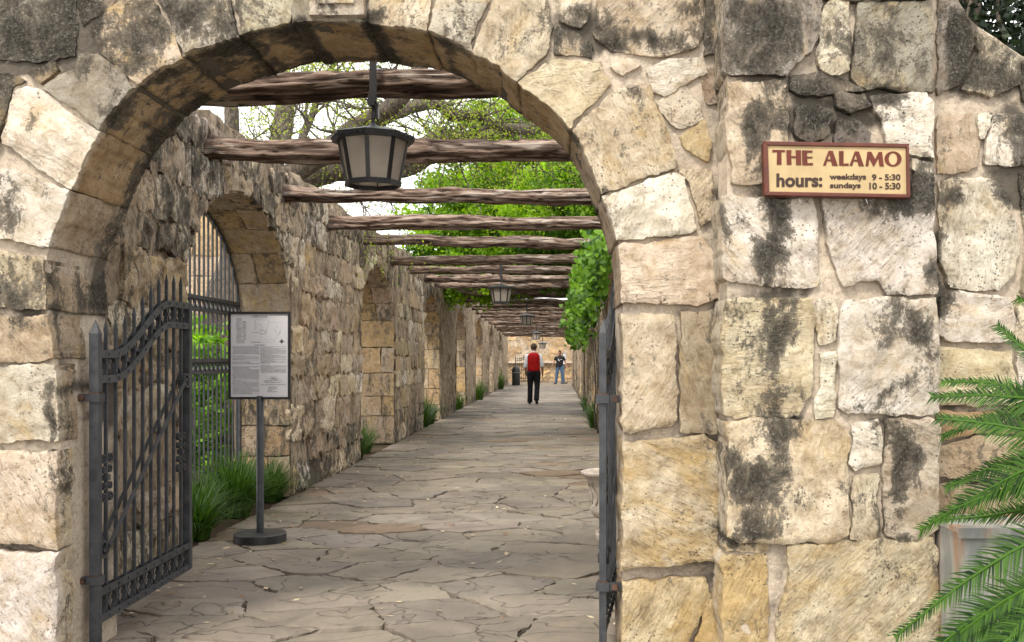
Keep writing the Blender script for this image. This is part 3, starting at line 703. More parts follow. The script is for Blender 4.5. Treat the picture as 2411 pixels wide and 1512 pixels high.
# buttress pier right of the arch; its blocks run back to the wall so their left sides show
for D_, t_, st_, kw in [
    ([(1708, -60), (1935, -60), (1930, 30), (1924, 80), (1905, 118), (1874, 150), (1846, 176), (1726, 176), (1706, 166)], 'G', .05, {}),
    ([(1950, 4), (1995, 4), (1996, 164), (1956, 176), (1930, 164), (1924, 124), (1930, 56)], 'W', 0, {}),
    ([(2020, 10), (2190, 8), (2192, 218), (2150, 220), (2040, 210), (2008, 184), (2014, 50)], 'G', 0, {}),
    ([(1938, -60), (2192, -60), (2192, -4), (2010, 0), (1938, -2)], 'G', .3, {}),
    ([(1712, 198), (1850, 193), (1853, 350), (1800, 430), (1722, 438), (1710, 300)], 'C', 0, {}),
    ([(1871, 256), (1925, 250), (1958, 270), (1946, 320), (1906, 334), (1871, 320)], 'D', .1, {'rough': .02, 'proud': .03}),
    ([(1962, 226), (2030, 225), (2045, 250), (2006, 268), (1966, 255)], 'D', .1, {'rough': .02}),
    ([(1964, 286), (2006, 278), (2045, 316), (2040, 340), (1964, 340)], 'D', .1, {'rough': .02}),
    ([(1860, 180), (1920, 176), (1990, 190), (2030, 214), (1960, 218), (1880, 226), (1862, 215)], 'M', .5, {'proud': .012}),
    ([(2058, 228), (2180, 225), (2193, 245), (2193, 372), (2140, 362), (2086, 346), (2078, 300), (2056, 250)], 'W', 0, {}),
    ([(2150, 378), (2192, 390), (2193, 412), (2150, 400)], 'W', 0, {}),
    ([(1704, 466), (1906, 472), (1918, 500), (1920, 676), (1870, 676), (1776, 676), (1740, 665), (1706, 650), (1700, 550)], 'W', 0, {'tool': .9}),
    ([(1936, 468), (2145, 466), (2152, 402), (2190, 420), (2200, 692), (2086, 692), (2056, 660), (1986, 672), (1966, 616), (1946, 575), (1940, 525)], 'W', 0, {'tool': 2.3}),
    ([(1710, 702), (1906, 705), (1914, 760), (1906, 930), (1872, 976), (1730, 986), (1702, 972), (1700, 800)], 'C', 0, {'tool': .0, 'rough': .016}),
    ([(1922, 706), (1952, 703), (1966, 740), (1966, 800), (1926, 812), (1917, 760)], 'W', 0, {'rough': .01}),
    ([(1930, 832), (1963, 830), (1958, 980), (1914, 984), (1914, 962), (1925, 920)], 'W', 0, {'rough': .01}),
    ([(1986, 708), (2199, 703), (2203, 965), (2190, 975), (2110, 975), (1985, 970), (1970, 960), (1982, 900), (1970, 840), (1974, 760)], 'W', .02, {'tool': 2.4, 'proud': .028}),
    ([(1712, 994), (1742, 990), (1958, 992), (1990, 1018), (1992, 1255), (1960, 1274), (1740, 1272), (1710, 1258)], 'C', 0, {'tool': 1.9, 'proud': .032}),
    ([(2006, 1000), (2066, 989), (2071, 1090), (2012, 1108), (1999, 1092)], 'W', 0, {}), ([(2005, 1122), (2060, 1118), (2062, 1240), (2056, 1268), (2003, 1266)], 'C', .05, {}),
    ([(2086, 990), (2190, 985), (2202, 1000), (2204, 1240), (2170, 1263), (2120, 1266), (2080, 1250), (2078, 1100)], 'K', .05, {'proud': .028}),
    ([(1712, 1281), (1806, 1281), (1806, 1295), (1712, 1296)], 'O', 0, {}), ([(1718, 1308), (1800, 1301), (1806, 1620), (1702, 1620), (1702, 1332)], 'O', 0, {'ochre': 1.0}),
    ([(1852, 1286), (2050, 1270), (2190, 1268), (2203, 1290), (2203, 1620), (1812, 1620), (1830, 1450), (1854, 1340)], 'C', 0, {'tool': 2.35, 'proud': .032, 'ochre': .4}),
    ([(1700, -300), (2196, -300), (2196, -75), (1700, -75)], 'G', .2, {})]:
    left = min(p[0] for p in D_) < 1722
    if left: kw = dict(kw, back=YP - YQ - .006, segs=3, side_rough=.004, side_tint='K')
    wall_stone([(x, y) for x, y in D_], 'p', tint=t_, stain=st_, **kw)
# keystone panel, moulded, projecting in front of the arch crown
KS = MB()
def ks_box(x0, y0, x1, y1, h0, h1):
    a = DP(x0, y1, YP); b = DP(x1, y0, YP)
    KS.box(((a[0] + b[0]) / 2, YP - (h0 + h1) / 2, (a[1] + b[1]) / 2), ((b[0] - a[0]) / 2, (h1 - h0) / 2, (b[1] - a[1]) / 2))
ks = []
kk = [(735, 46), (733, 36), (742, -130), (858, -130), (864, 36), (862, 46)]
kp = [DP(x, y, YP) for x, y in kk]
stone(kp, lambda u, v, h: (u, YP - .045 - h, v), "keystone", portal, s=.02, proud=.012, rough=.004, jit=.002, back=.044, segs=2, bev=.012, tint='K', stain=.28, tool=1.2)
kk2 = [(758, 22), (758, -110), (840, -110), (840, 22)]
stone([DP(x, y, YP) for x, y in kk2], lambda u, v, h: (u, YP - .060 - h, v), "keystone_panel", portal, s=.02, proud=.014, rough=.003, jit=.002, back=.004, bev=.015, tint='K', stain=.18)

# ------------------------------------------------------------------ arcade walls
ARC_C = [8.83 + 6.6 * k for k in range(7)]; AW, ASP, ARV, ATH = 1.48, 1.80, 1.03, .56
def drop(y): return 0.0 if y < 32 else -.42 * (y - 32) / 24
def open_z(y):
    for c in ARC_C:
        q = abs(y - c)
        if q < AW: return ASP + ARV * math.sqrt(max(0, 1 - (q / AW) ** 2))
    return 0.0
def arcade(name, X, sgn, y0, y1, label, ystone, mat_core, seed, cats="wall"):
    """X: face toward the corridor; sgn: +1 when that face looks to +X"""
    rt = empty(name, (X, y0, 0), label, cats)
    rd = random.Random(seed)
    # --- core
    ys = sorted(set([round(y0 + i * .075, 4) for i in range(int(24 / .075) + 1)] + [round(y0 + 24 + i * .2, 4) for i in range(int((y1 - y0 - 24) / .2) + 1)] + [y1] + sum([[c - AW + 1e-4, c - AW - 1e-4, c + AW - 1e-4, c + AW + 1e-4] +
         [c + AW * math.sin(a) for a in np.linspace(-1.5, 1.5, 17)] for c in ARC_C if c + AW < y1], [])))
    rows = 40; V = []; Fq = []; 
    def top(y): return 3.30 + .07 * nz((y * .9, seed, 0)) + .04 * nz((y * 3.1, seed, 3)) + drop(y)
    def X_(y, z, side):
        base = X - sgn * (0 if side == 0 else ATH)
        amp = .07 if y > ystone[1] or y < ystone[0] else .045
        s_ = sgn if side == 0 else -sgn
        return base + s_ * (amp * fbm((y * 2.6, z * 2.0, seed + side * 9), 4) + .016 * fbm((y * 11, z * 6, seed), 2) + .002)
    for side in (0, 1):
        for y in ys:
            lo = open_z(y) 
            for k in range(rows + 1):
                z = lo + (top(y) - lo) * k / rows; V.append((X_(y, z, side), y, z))
    nc = len(ys); st = (rows + 1)
    for side in (0, 1):
        b = side * nc * st
        for i in range(nc - 1):
            for k in range(rows):
                q = (b + i * st + k, b + (i + 1) * st + k, b + (i + 1) * st + k + 1, b + i * st + k + 1)
                Fq.append(q if (side == 0) == (sgn > 0) else q[::-1])
    for i in range(nc - 1):
        a0 = i * st + rows; a1 = (i + 1) * st + rows; b0 = a0 + nc * st; b1 = a1 + nc * st
        Fq.append((a0, a1, b1, b0))
        if open_z((ys[i] + ys[i + 1]) / 2) > 0 or abs(ys[i + 1] - ys[i]) < 3e-4:
            a0 = i * st; a1 = (i + 1) * st; b0 = a0 + nc * st; b1 = a1 + nc * st
            Fq.append((a0, b0, b1, a1))
    for i in (0, nc - 1):
        for k in range(rows):
            a = i * st + k; Fq.append((a, a + 1, a + 1 + nc * st, a + nc * st))
    V = np.array(V)
    sa = np.array([.28 * nz((p[1] * .5, p[2] * .8, seed)) + .25 * math.exp(-((p[2] - .1) / .25) ** 2) + .2 * max(0, (p[2] - 2.6)) for p in V])
    mesh_obj("wall_core", V, Fq, mat_core, rt, True, {'stain': sa})
    # --- face stones
    def fixp(p):
        y, z = p
        for c in ARC_C:
            q = (y - c)
            if abs(q) < AW + .02:
                if z < ASP:
                    if abs(q) < AW: return (c + math.copysign(AW + .004, q if q else 1), z)
                else:
                    e = math.hypot(q / (AW), (z - ASP) / ARV)
                    if e < 1: return (c + q / e * 1.004, ASP + (z - ASP) / e * 1.004)
        return p
    mpf = (lambda u, v, h: (X + sgn * (h + .010 + .02 * nz((u * 1.5, v * 1.5, seed))), u, v))
    z = 0.02; n = 0
    while z < 3.2:
        rh = rd.uniform(.20, .40); z1 = min(z + rh, 3.22); y = ystone[0] + rd.uniform(-.3, 0)
        if z1 - z < .1: break
        while y < ystone[1]:
            w = rd.uniform(.28, .75); yb = y + w
            j = lambda: rd.uniform(-.03, .03)
            P = []
            c4 = [(max(y, y0 + .012) + .012, z + .012 + j() * .4), (yb - .012, z + .012 + j() * .4), (yb - .012 + j() * .6, z1 - .012 + j() * .4), (max(y, y0 + .012) + .012 + j() * .6, z1 - .012 + j() * .4)]
            R_ = resample(c4, .12); R_ = [fixp(tuple(p)) for p in R_]
            # drop duplicates after projection
            Q = []
            for p in R_:
                if not Q or math.hypot(p[0] - Q[-1][0], p[1] - Q[-1][1]) > .02: Q.append(p)
            y = yb
            if len(Q) < 4 or n > 215: continue
            A = abs(poly_area(Q)); cy = sum(p[0] for p in Q) / len(Q); cz = sum(p[1] for p in Q) / len(Q)
            if A < .014 or A < .25 * w * (z1 - z): continue
            if open_z(cy) > cz + .02: continue
            if rd.random() < .12: continue
            near = cy < 12.5
            sp = .026 if near else (.045 if cy < 17 else .08)
            t_ = rd.choice('CTTTWKKMMM'); sto = .10 + (.25 if cz > 2.5 else 0) + (.22 if cy < 7.4 and cz > 1.2 else 0) + (.25 if cz < .45 else 0)
            n += 1
            stone(Q, mpf if sgn > 0 else mpf, "stone", rt, s=sp, proud=rd.uniform(.0, .018), rough=.038, jit=.035, back=.05, bev=.02, edge=.7, grow=.006, tint=t_, stain=sto + rd.uniform(-.15, .30), ochre=rd.uniform(0, .5),
                  mat=M_RUBBLE, rfreq=6.5, tool=math.pi / 2 + rd.uniform(-.3, .3))
        z = z1
    # --- reveal stones of the far half of each opening
    per = math.pi * .5 * (3 * (AW + ARV) - math.sqrt((3 * AW + ARV) * (AW + 3 * ARV))) / 1.0
    arc_t = np.linspace(0, math.pi, 200); ax = AW * np.cos(arc_t); az = ARV * np.sin(arc_t)
    al = np.concatenate([[0], np.cumsum(np.hypot(np.diff(ax), np.diff(az)))])
    for ci, c in enumerate(ARC_C[:5]):
        if c < ystone[0] - 1: continue
        def mpr(u, v, h, c=c):
            if u < ASP: yy, zz, ny, nz_ = c + AW, u, -1, 0
            else:
                t = np.interp(u - ASP, al, arc_t); yy = c + AW * math.cos(t); zz = ASP + ARV * math.sin(t)
                ny, nz_ = -math.cos(t) / AW, -math.sin(t) / ARV; L = math.hypot(ny, nz_); ny /= L; nz_ /= L
            hh = h + .002
            return (X - sgn * v, yy + ny * hh, zz + nz_ * hh)
        u = .01; uend = ASP + al[-1] * .78
        if sgn < 0: uend = ASP + al[-1] * .4
        while u < uend:
            rh = rd.uniform(.30, .46) if u < ASP else rd.uniform(.30, .42)
            cuts = [0.0, ATH] if rd.random() < .35 else [0.0, rd.uniform(.2, .38), ATH]
            for a, b in zip(cuts[:-1], cuts[1:]):
                q = [(u + .006, a + .006), (u + rh - .006, a + .006), (u + rh - .006, b - .006), (u + .006, b - .006)]
                stone(q, mpr, "stone", rt, s=.04 if c < 10 else .08, proud=.016, rough=.008, jit=.008, back=.012, bev=.02, tint=rd.choice('TBBTMT'), stain=rd.uniform(.05, .38) + (.35 if a > .3 and rd.random() < .3 else 0),
                      ochre=rd.uniform(.2, .7), mat=M_RUBBLE, rfreq=5, tool=0)
            u += rh
    return rt
left_wall = arcade("arcade_wall", LX, 1, YB + .004, 56.0, "long weathered stone arcade wall with round arches left of the path", (YB, 22.0), M_RENDER, 11)
right_wall = arcade("arcade_wall", RX, -1, YB + .004, 56.0, "dim stone arcade wall with vertical pier edges right of the path", (13.4, 26.0), M_RENDER, 47)

# ------------------------------------------------------------------ end wall
EY = 61.5
endw = empty("courtyard_wall", (-1, EY, 0), "tan rubble wall with a projecting ledge closing the far end of the path", "wall")
ew = MB(); ew.box((-1, EY + .35, 1.9), (7, .3, 1.9)); ew.build("wall_core", M_RENDER, endw)
ld = MB(); ld.box((-1, EY - .06, 1.22), (7, .16, .05)); ld.build("ledge", M_MORTAR, endw)
rd = random.Random(5); z = .02; n = 0
while z < 3.6:
    z1 = z + rd.uniform(.16, .30) if z < 1.1 else z + rd.uniform(.3, .55)
    if z < 1.16 < z1 + .08: z1 = 1.15
    x = -3.4
    while x < 1.6:
        w = rd.uniform(.22, .6) if z < 1.1 else rd.uniform(.4, 1.0)
        if z > 1.1 and rd.random() < .45: x += w; continue
        q = [(x + .02, z + .02), (x + w - .02, z + .02), (x + w - .02, z1 - .02), (x + .02, z1 - .02)]
        stone(q, lambda u, v, h: (u, EY + .05 - h * 1.2, v), "stone", endw, s=.14, proud=.04 if z < 1.1 else .012, rough=.05, jit=.06, back=.03, bev=.08, tint=rd.choice('NNNB'), stain=rd.uniform(-.1, .25), ochre=.5, mat=M_RUBBLE)
        x += w
    z = z1 if abs(z1 - 1.15) > .001 else 1.28

# ------------------------------------------------------------------ pergola logs
def log_mesh(name, seed, r=.085, L=3.86, nl=110, na=28):
    V = []; RG = []
    for i in range(nl + 1):
        x = -L / 2 + L * i / nl
        cy = .035 * nz((x * .5, seed, 0)) + .018 * nz((x * 1.7, seed, 4)); cz = .045 * nz((x * .45, seed, 9)) + .022 * nz((x * 1.6, seed, 14))
        rr = r * (1 + .22 * nz((x * .9, seed, 20)) + .14 * nz((x * 3.3, seed, 25)))
        tw = .35 * x
        for k in range(na):
            a = 2 * math.pi * k / na
            u = (math.cos(a + tw), math.sin(a + tw))
            f = nz((x * .8, u[0] * 2.3 + seed, u[1] * 2.3)); f2 = nz((x * 1.7 + 5, u[0] * 5 + seed, u[1] * 5)); f3 = nz((x * 5, u[0] * 2 + seed, u[1] * 2))
            g = 1 - min(1, abs(f2) * 4.2)          # long grooves
            q = rr * (1 + .32 * f + .12 * f3 - .26 * g * g)
            V.append((x, cy + q * math.cos(a), cz + q * math.sin(a))); RG.append(.5 + .5 * f2 * 1.5 - .35 * g)
    Fq = [(i * na + k, i * na + (k + 1) % na, (i + 1) * na + (k + 1) % na, (i + 1) * na + k) for i in range(nl) for k in range(na)]
    Fq += [tuple(range(na)), tuple(nl * na + k for k in range(na - 1, -1, -1))]
    return mesh_obj(name, V, Fq, M_WOOD, None, True, {'ridge': RG})
def ordw(n):
    w = "first second third fourth fifth sixth seventh eighth ninth tenth eleventh twelfth thirteenth fourteenth fifteenth sixteenth seventeenth eighteenth nineteenth twentieth".split()
    if n <= 20: return w[n - 1]
    return "twenty-" + w[n - 21]
beam_y = [6.02, 7.85, 10.0, 12.0, 14.15, 16.4, 18.5] + [20.5 + 1.95 * k for k in range(18)]
protos = []
for i, by in enumerate(beam_y):
    if i < 8:
        o = log_mesh("pergola_log", 3.3 + i * 7.1, r=[.084, .083, .072, .084, .075, .08, .075, .075][i], nl=190 if i < 4 else 110, na=36 if i < 4 else 24); protos.append(o)
    else:
        o = protos[3 + i % 5].copy(); S.collection.objects.link(o)
    o.location = ((LX + RX) / 2, by, 3.02 + drop(by) + random.uniform(-.02, .02)); o.rotation_euler = (0, [-.012, .012, .004, .0, .006, .004, .008, .01][i] if i < 8 else random.uniform(-.012, .012), 0)
    if i >= 8: o.rotation_euler[0] = random.uniform(0, 6)
    ex = {0: "nearest rough cedar log, directly behind the arch crown and lantern strap", 1: "second cedar log from the entrance, crossing behind the large hanging lantern",
          2: "third cedar log from the entrance, just under the large hanging lantern"}.get(i, "rough weathered cedar log across the path, %s from the entrance arch" % ordw(i + 1))
    tag(o, ex, "beam", "cedar logs laid across the arcade")

# ------------------------------------------------------------------ lanterns
def lantern():
    rt = empty("hanging_lantern", (0, 0, 0), "x", "lantern")
    n = 8; A0 = math.pi / 8 * 0
    def ring(r, z): return [(r * math.cos(2 * math.pi * k / n + A0 + math.pi / 2), r * math.sin(2 * math.pi * k / n + A0 + math.pi / 2), z) for k in range(n)]
    def shell(rs):
        b = MB(); V = []; 
        for r, z in rs: V += ring(r, z)
        b.add(V, [(i * n + k, i * n + (k + 1) % n, (i + 1) * n + (k + 1) % n, (i + 1) * n + k) for i in range(len(rs) - 1) for k in range(n)]); return b
    # z = 0 is the rim bottom
    roof = shell([(.19, -.004), (.238, -.008), (.240, .026), (.225, .032), (.12, .062), (.03, .082), (.016, .10), (.001, .10)]); ro = roof.build("roof", M_BLACK, rt)
    rv = MB()
    for k in range(n):
        a = ring(.240, .010)[k]; b = ring(.240, .010)[(k + 1) % n]
        for t in (.14, .38, .62, .86): rv.box((a[0] + (b[0] - a[0]) * t, a[1] + (b[1] - a[1]) * t, .010), (.0055, .0055, .0055))
    tag(rv.build("rivet", M_BLACK, ro), kind="stuff")
    topr, botr, zt, zb = .196, .150, -.004, -.235
    T_, B_ = ring(topr, zt), ring(botr, zb)
    for k in range(n):
        k2 = (k + 1) % n; t0, t1, b0, b1 = map(Vector, (T_[k], T_[k2], B_[k], B_[k2]))
        def L(p, q, t): return p + (q - p) * t
        g = MB(); i_ = .985
        q = [L(t0, t1, .03) * 1, L(t0, t1, .97), L(b0, b1, .97), L(b0, b1, .03)]
        qi = [Vector((v.x * .97, v.y * .97, v.z)) for v in q]
        g.add(q + qi, [(0, 1, 2, 3), (7, 6, 5, 4), (0, 4, 5, 1), (1, 5, 6, 2), (2, 6, 7, 3), (3, 7, 4, 0)]); g.build("pane", M_GLASS, rt)
    for k in range(n):
        cb = MB(); p = Vector(T_[k]) * 1; q = Vector(B_[k]); p = Vector((p.x * 1.015, p.y * 1.015, p.z)); q = Vector((q.x * 1.02, q.y * 1.02, q.z)); ax = Vector((p.x, p.y, 0)).normalized()
        cb.strap([p, q], .022, .010, ax); cb.build("corner_bar", M_BLACK, rt)
    rb = shell([(.152, -.232), (.162, -.232), (.165, -.260), (.150, -.262), (.148, -.234)]); rb.build("bottom_ring", M_BLACK, rt)
    
    hk = MB(); hk.tube([(0, 0, .095), (0, 0, .15)], .012, 8); 
    hk.tube([(0.0, 0, .15), (.022, 0, .175), (.028, 0, .205), (.010, 0, .235), (-.012, 0, .225)], .007, 8)
    hk.build("hook", M_BLACK, rt)
    s_ = MB(); s_.strap([(.012, 0, .52), (.012, 0, .22), (.002, 0, .20), (-.014, 0, .21), (-.018, 0, .24)], .032, .007, (1, 0, 0))
    # the strap face turns toward the viewer: wide in X
    s2 = MB(); s2.strap([(0, -.004, .50), (0, -.006, .25), (0, -.012, .205), (0, -.030, .185), (0, -.048, .20), (0, -.052, .24)], .034, .007, (0, 1, 0))
    s2 = MB(); s2.box((0, 0, .36), (.021, .004, .15)); s2.box((0, .055, .507), (.021, .06, .004)); s2.box((.0, -.012, .205), (.020, .014, .006)); s2.box((-.006, -.028, .232), (.019, .004, .032)); s2.box((.004, .0, .175), (.012, .012, .045)); s2.box((.026, .002, .165), (.006, .022, .035))
    s2.build("strap", M_BLACK, rt)
    return rt
LN = lantern()
for i, (lx, ly, rz_) in enumerate([(878, 5.87, 2.655), (1179, 18.36, 2.67), (1240, 30.1, 2.66), (1262, 43.0, 2.49), (1277, 56.3, 2.26)]):
    o = LN if i == 0 else copy_tree(LN)
    o.location = ((lx - VX) / F * ly, ly, rz_); o.scale = (1, 1, 1)
    o["label"] = ["large black octagonal lantern with frosted panes hanging nearest, inside the entrance arch", "second black lantern along the path, hanging above the red vest",
                  "third black lantern along the path, straight above the walking man", "fourth small lantern along the path, between the third and the last",
                  "smallest and farthest lantern, in front of the tan end wall"][i]
    o["group"] = "lanterns hanging from the pergola logs"

# ------------------------------------------------------------------ gates
def zr(u, w=1.24):
    t = min(1, max(0, (u - .17) / (.95 - .17))); t = t * t * (3 - 2 * t); return 1.425 + .285 * t
def spiral(cx, cz, r, turns, a0, sgn=1, k=22):
    return [(cx + r * (1 - .78 * i / k) * math.cos(a0 + sgn * turns * 2 * math.pi * i / k), 0, cz + r * (1 - .78 * i / k) * math.sin(a0 + sgn * turns * 2 * math.pi * i / k)) for i in range(k + 1)]
def gate(side, label, loc, rz, w=1.24, straps=True):
    rt = empty("iron_gate", (0, 0, 0), label, "gate")
    def fin(name, mb, par=None, m=M_IRON): return mb.build(name, m, par or rt)
    def spike(mb, u, z0, z1, hw):
        mb.box((u, 0, (z0 + z1 - .06) / 2), (hw, hw, (z1 - .06 - z0) / 2))
        b = z1 - .06; h2 = hw * 1.25
        mb.add([(u - h2, -h2, b), (u + h2, -h2, b), (u + h2, h2, b), (u - h2, h2, b), (u, 0, z1)], [(0, 1, 4), (1, 2, 4), (2, 3, 4), (3, 0, 4), (3, 2, 1, 0)])
    hp_ = .021 if side > 0 else .016; p = MB(); p.box((0, 0, .76), (hp_, hp_, .76)); h2 = hp_
    p.add([(-h2, -h2, 1.52), (h2, -h2, 1.52), (h2, h2, 1.52), (-h2, h2, 1.52), (0, 0, 1.585)], [(0, 1, 4), (1, 2, 4), (2, 3, 4), (3, 0, 4)]); fin("hinge_post", p)
    p = MB(); p.box((w, 0, .95), (.024, .020, .775)); fin("closing_post", p)
    nb = 10; us = [w * (i + 1) / (nb + 1) for i in range(nb)]
    for u in us:
        b = MB(); spike(b, u, .195, zr(u) + .17, .0075); fin("bar", b)
    for off in (0, -.118):
        r = MB(); pts = [(w * t / 40, 0, zr(w * t / 40) + off) for t in range(41)]
        for yy in (-.014, .014): r.strap([(q[0], yy, q[2]) for q in pts], .036, .007, (0, 1, 0))
        ro = fin("top_rail", r)
        rv = MB()
        for u in us:
            for yy in (-.020, .020): rv.box((u, yy, zr(u) + off), (.006, .004, .006))
        tag(fin("rivet", rv, ro), kind="stuff")
    for zz in (.19, .315):
        r = MB()
        for yy in (-.014, .014): r.strap([(0, yy, zz), (w, yy, zz)], .036, .007, (0, 1, 0))
        ro = fin("bottom_rail", r); rv = MB()
        for u in us:
            for yy in (-.020, .020): rv.box((u, yy, zz), (.006, .004, .006))
        tag(fin("rivet", rv, ro), kind="stuff")
    # rings and collars between the paired rails
    for (zf, nm) in ((lambda u: zr(u) - .059, "top"), (lambda u: .2525, "bottom")):
        for i in range(nb + 1):
            u = (us[i - 1] if i else 0) + w / (nb + 1) / 2; zc = zf(u); rr = w / (nb + 1) / 2 - .012
            o = MB()
            o.strap([(u + rr * math.cos(a), 0, zc + .046 * math.sin(a)) for a in np.linspace(0, 2 * math.pi, 19)], .004, .020, (0, 1, 0)); fin("ring", o)
        for u in us:
            o = MB(); o.box((u, 0, zf(u)), (.017, .015, .010)); fin("collar", o)
    # diagonal brace with a scroll at either end
    d = MB(); a = (us[0] - .02, 0, .52); b = (us[-1] + .0, 0, 1.27)
    for yy in (-.024, .024):
        d.strap([(a[0] + (b[0] - a[0]) * t, yy, a[2] + (b[2] - a[2]) * t) for t in np.linspace(0, 1, 6)], .026, .008, (0, 1, 0))
    fin("brace", d)
    for (q, aa, sg) in ((a, -.1, -1), (b, math.pi - .1, -1)):
        s_ = MB(); cx = q[0] + (-.045 if q is a else .045); 
        sp = spiral(cx, q[2], .052, 1.4, aa if q is a else aa, sg)
        s_.strap(sp, .012, .046, (0, 1, 0)); fin("scroll", s_)
    # scroll clusters on the first and last bars
    for u, zc in ((us[0], .84), (us[-1], .87)):
        for sx in (-1, 1):
            for sz in (-1, 1):
                for kk, rr in ((.095, .026), (.042, .021)):
                    s_ = MB(); s_.strap(spiral(u + sx * (.012 + rr), zc + sz * kk, rr, 1.3, math.pi if sx > 0 else 0, sx * sz), .006, .022, (0, 1, 0)); fin("scroll", s_)
        o = MB(); o.box((u, 0, zc), (.016, .016, .014)); fin("collar", o)
    lt = MB(); lt.box((w - .005, 0, 1.03), (.034, .026, .045)); fin("latch", lt)
    if straps:
        for zz in (1.222, .378):
            h = MB(); h.box((0, 0, zz), (.030, .030, .019)); h.box((-.005, side * .055, zz), (.012, .055, .017)); fin("hinge_strap", h, m=M_IRON)
            b = MB(); b.box((.0, side * .055, zz), (.030, .012, .012)); b.box((0, 0, zz + (.0215)), (.0225, .0225, .004)); fin("hinge_pin", b, m=M_RUST)
    rt.location = loc; rt.rotation_euler = (0, 0, rz); return rt
gl = gate(1, "left leaf of the dark iron entrance gate with scrolls and diagonal brace", (-2.134, 4.72, 0), math.atan2(1.235, -.023))
gr = gate(-1, "right leaf of the dark iron entrance gate, seen edge-on beside the right jamb", (.209, 4.60, 0), math.atan2(1.2, .142))
g3 = copy_tree(gl); g3.location = (-2.3, 57.0, 0); g3.rotation_euler = (0, 0, .05)
g3["label"] = "small distant iron gate leaf standing open left of the tan end wall"
for g in (gl, gr, g3): g["group"] = "arched iron gate leaves"

# grille that closes the first arch on the left
gx = LX - ATH + .05
gril = empty("iron_grille", (gx, ARC_C[0], 0), "tall iron picket grille filling the first arch on the left, in front of green plants", "gate")
c0 = ARC_C[0]
fr = MB(); pts = [(gx, c0 - AW + .02, 1.8)] + [(gx, c0 - (AW - .02) * math.cos(a), ASP + (ARV - .02) * math.sin(a)) for a in np.linspace(.02, math.pi - .02, 40)] + [(gx, c0 + AW - .02, 1.8)]
fr.strap(pts, .03, .02, (1, 0, 0)); fr.box((gx, c0 - AW + .025, .95), (.015, .018, .95)); fr.box((gx, c0 + AW - .025, .95), (.015, .018, .95)); fr.box((gx, c0, .80), (.018, .025, .78)); fr.build("frame", M_IRON, gril)
yy = c0 - AW + .13
gy = []
while yy < c0 + AW - .08: gy.append(yy); yy += .118
for y_ in gy:
    zt = ASP + ARV * math.sqrt(max(0, 1 - ((y_ - c0) / AW) ** 2)) - .02
    b = MB(); b.box((gx, y_, (1.68 + zt) / 2), (.008, .008, (zt - 1.68) / 2)); b.add([(gx - .009, y_ - .009, 1.68), (gx + .009, y_ - .009, 1.68), (gx + .009, y_ + .009, 1.68), (gx - .009, y_ + .009, 1.68), (gx, y_, 1.61)], [(0, 4, 1), (1, 4, 2), (2, 4, 3), (3, 4, 0)])
    b.build("transom_bar", M_IRON, gril)
    b = MB(); b.box((gx, y_, .79), (.008, .008, .71)); b.add([(gx - .009, y_ - .009, 1.5), (gx + .009, y_ - .009, 1.5), (gx + .009, y_ + .009, 1.5), (gx - .009, y_ + .009, 1.5), (gx, y_, 1.57)], [(0, 1, 4), (1, 2, 4), (2, 3, 4), (3, 0, 4)])
    b.build("bar", M_IRON, gril)
    for zc in (1.90, 1.335):
        o = MB(); o.strap([(gx, y_ + .059 + .040 * math.cos(a), zc + .038 * math.sin(a)) for a in np.linspace(0, 2 * math.pi, 15)], .005, .018, (1, 0, 0)); o.build("ring", M_IRON, gril)
for zc in (1.955, 1.845, 1.39, 1.28, .28, .16):
    b = MB(); b.box((gx, c0, zc), (.014, AW - .03 if zc < 1.8 else AW - .03, .016)); b.build("rail", M_IRON, gril)

# ------------------------------------------------------------------ plaque on the buttress
sgn_root = empty("hours_sign", (1.18, YQ, 2.2), "cream carved sign with oxblood border reading THE ALAMO and opening hours, on the buttress", "sign")
KZ = 4.16 / F / (3.709 * 1.582)
def ZP(x, y):   # detail-view units on the plaque -> plane coordinates
    sx = (2800 + x / 3.709) / 1.582; sy = (500 + y / 3.709) / 1.582
    return DP(sx, sy, 4.16)
SY = 4.16
fo = [(160, 110), (180, 98), (2150, 132), (2168, 150), (2186, 868), (2176, 880), (196, 848), (178, 832)]
fi = [(218, 155), (2130, 185), (2140, 830), (238, 793)]
b = MB(); b.prism([ZP(*p) for p in fo], SY + .012, SY + .05); b.build("backing_board", M_SIGNB, sgn_root)
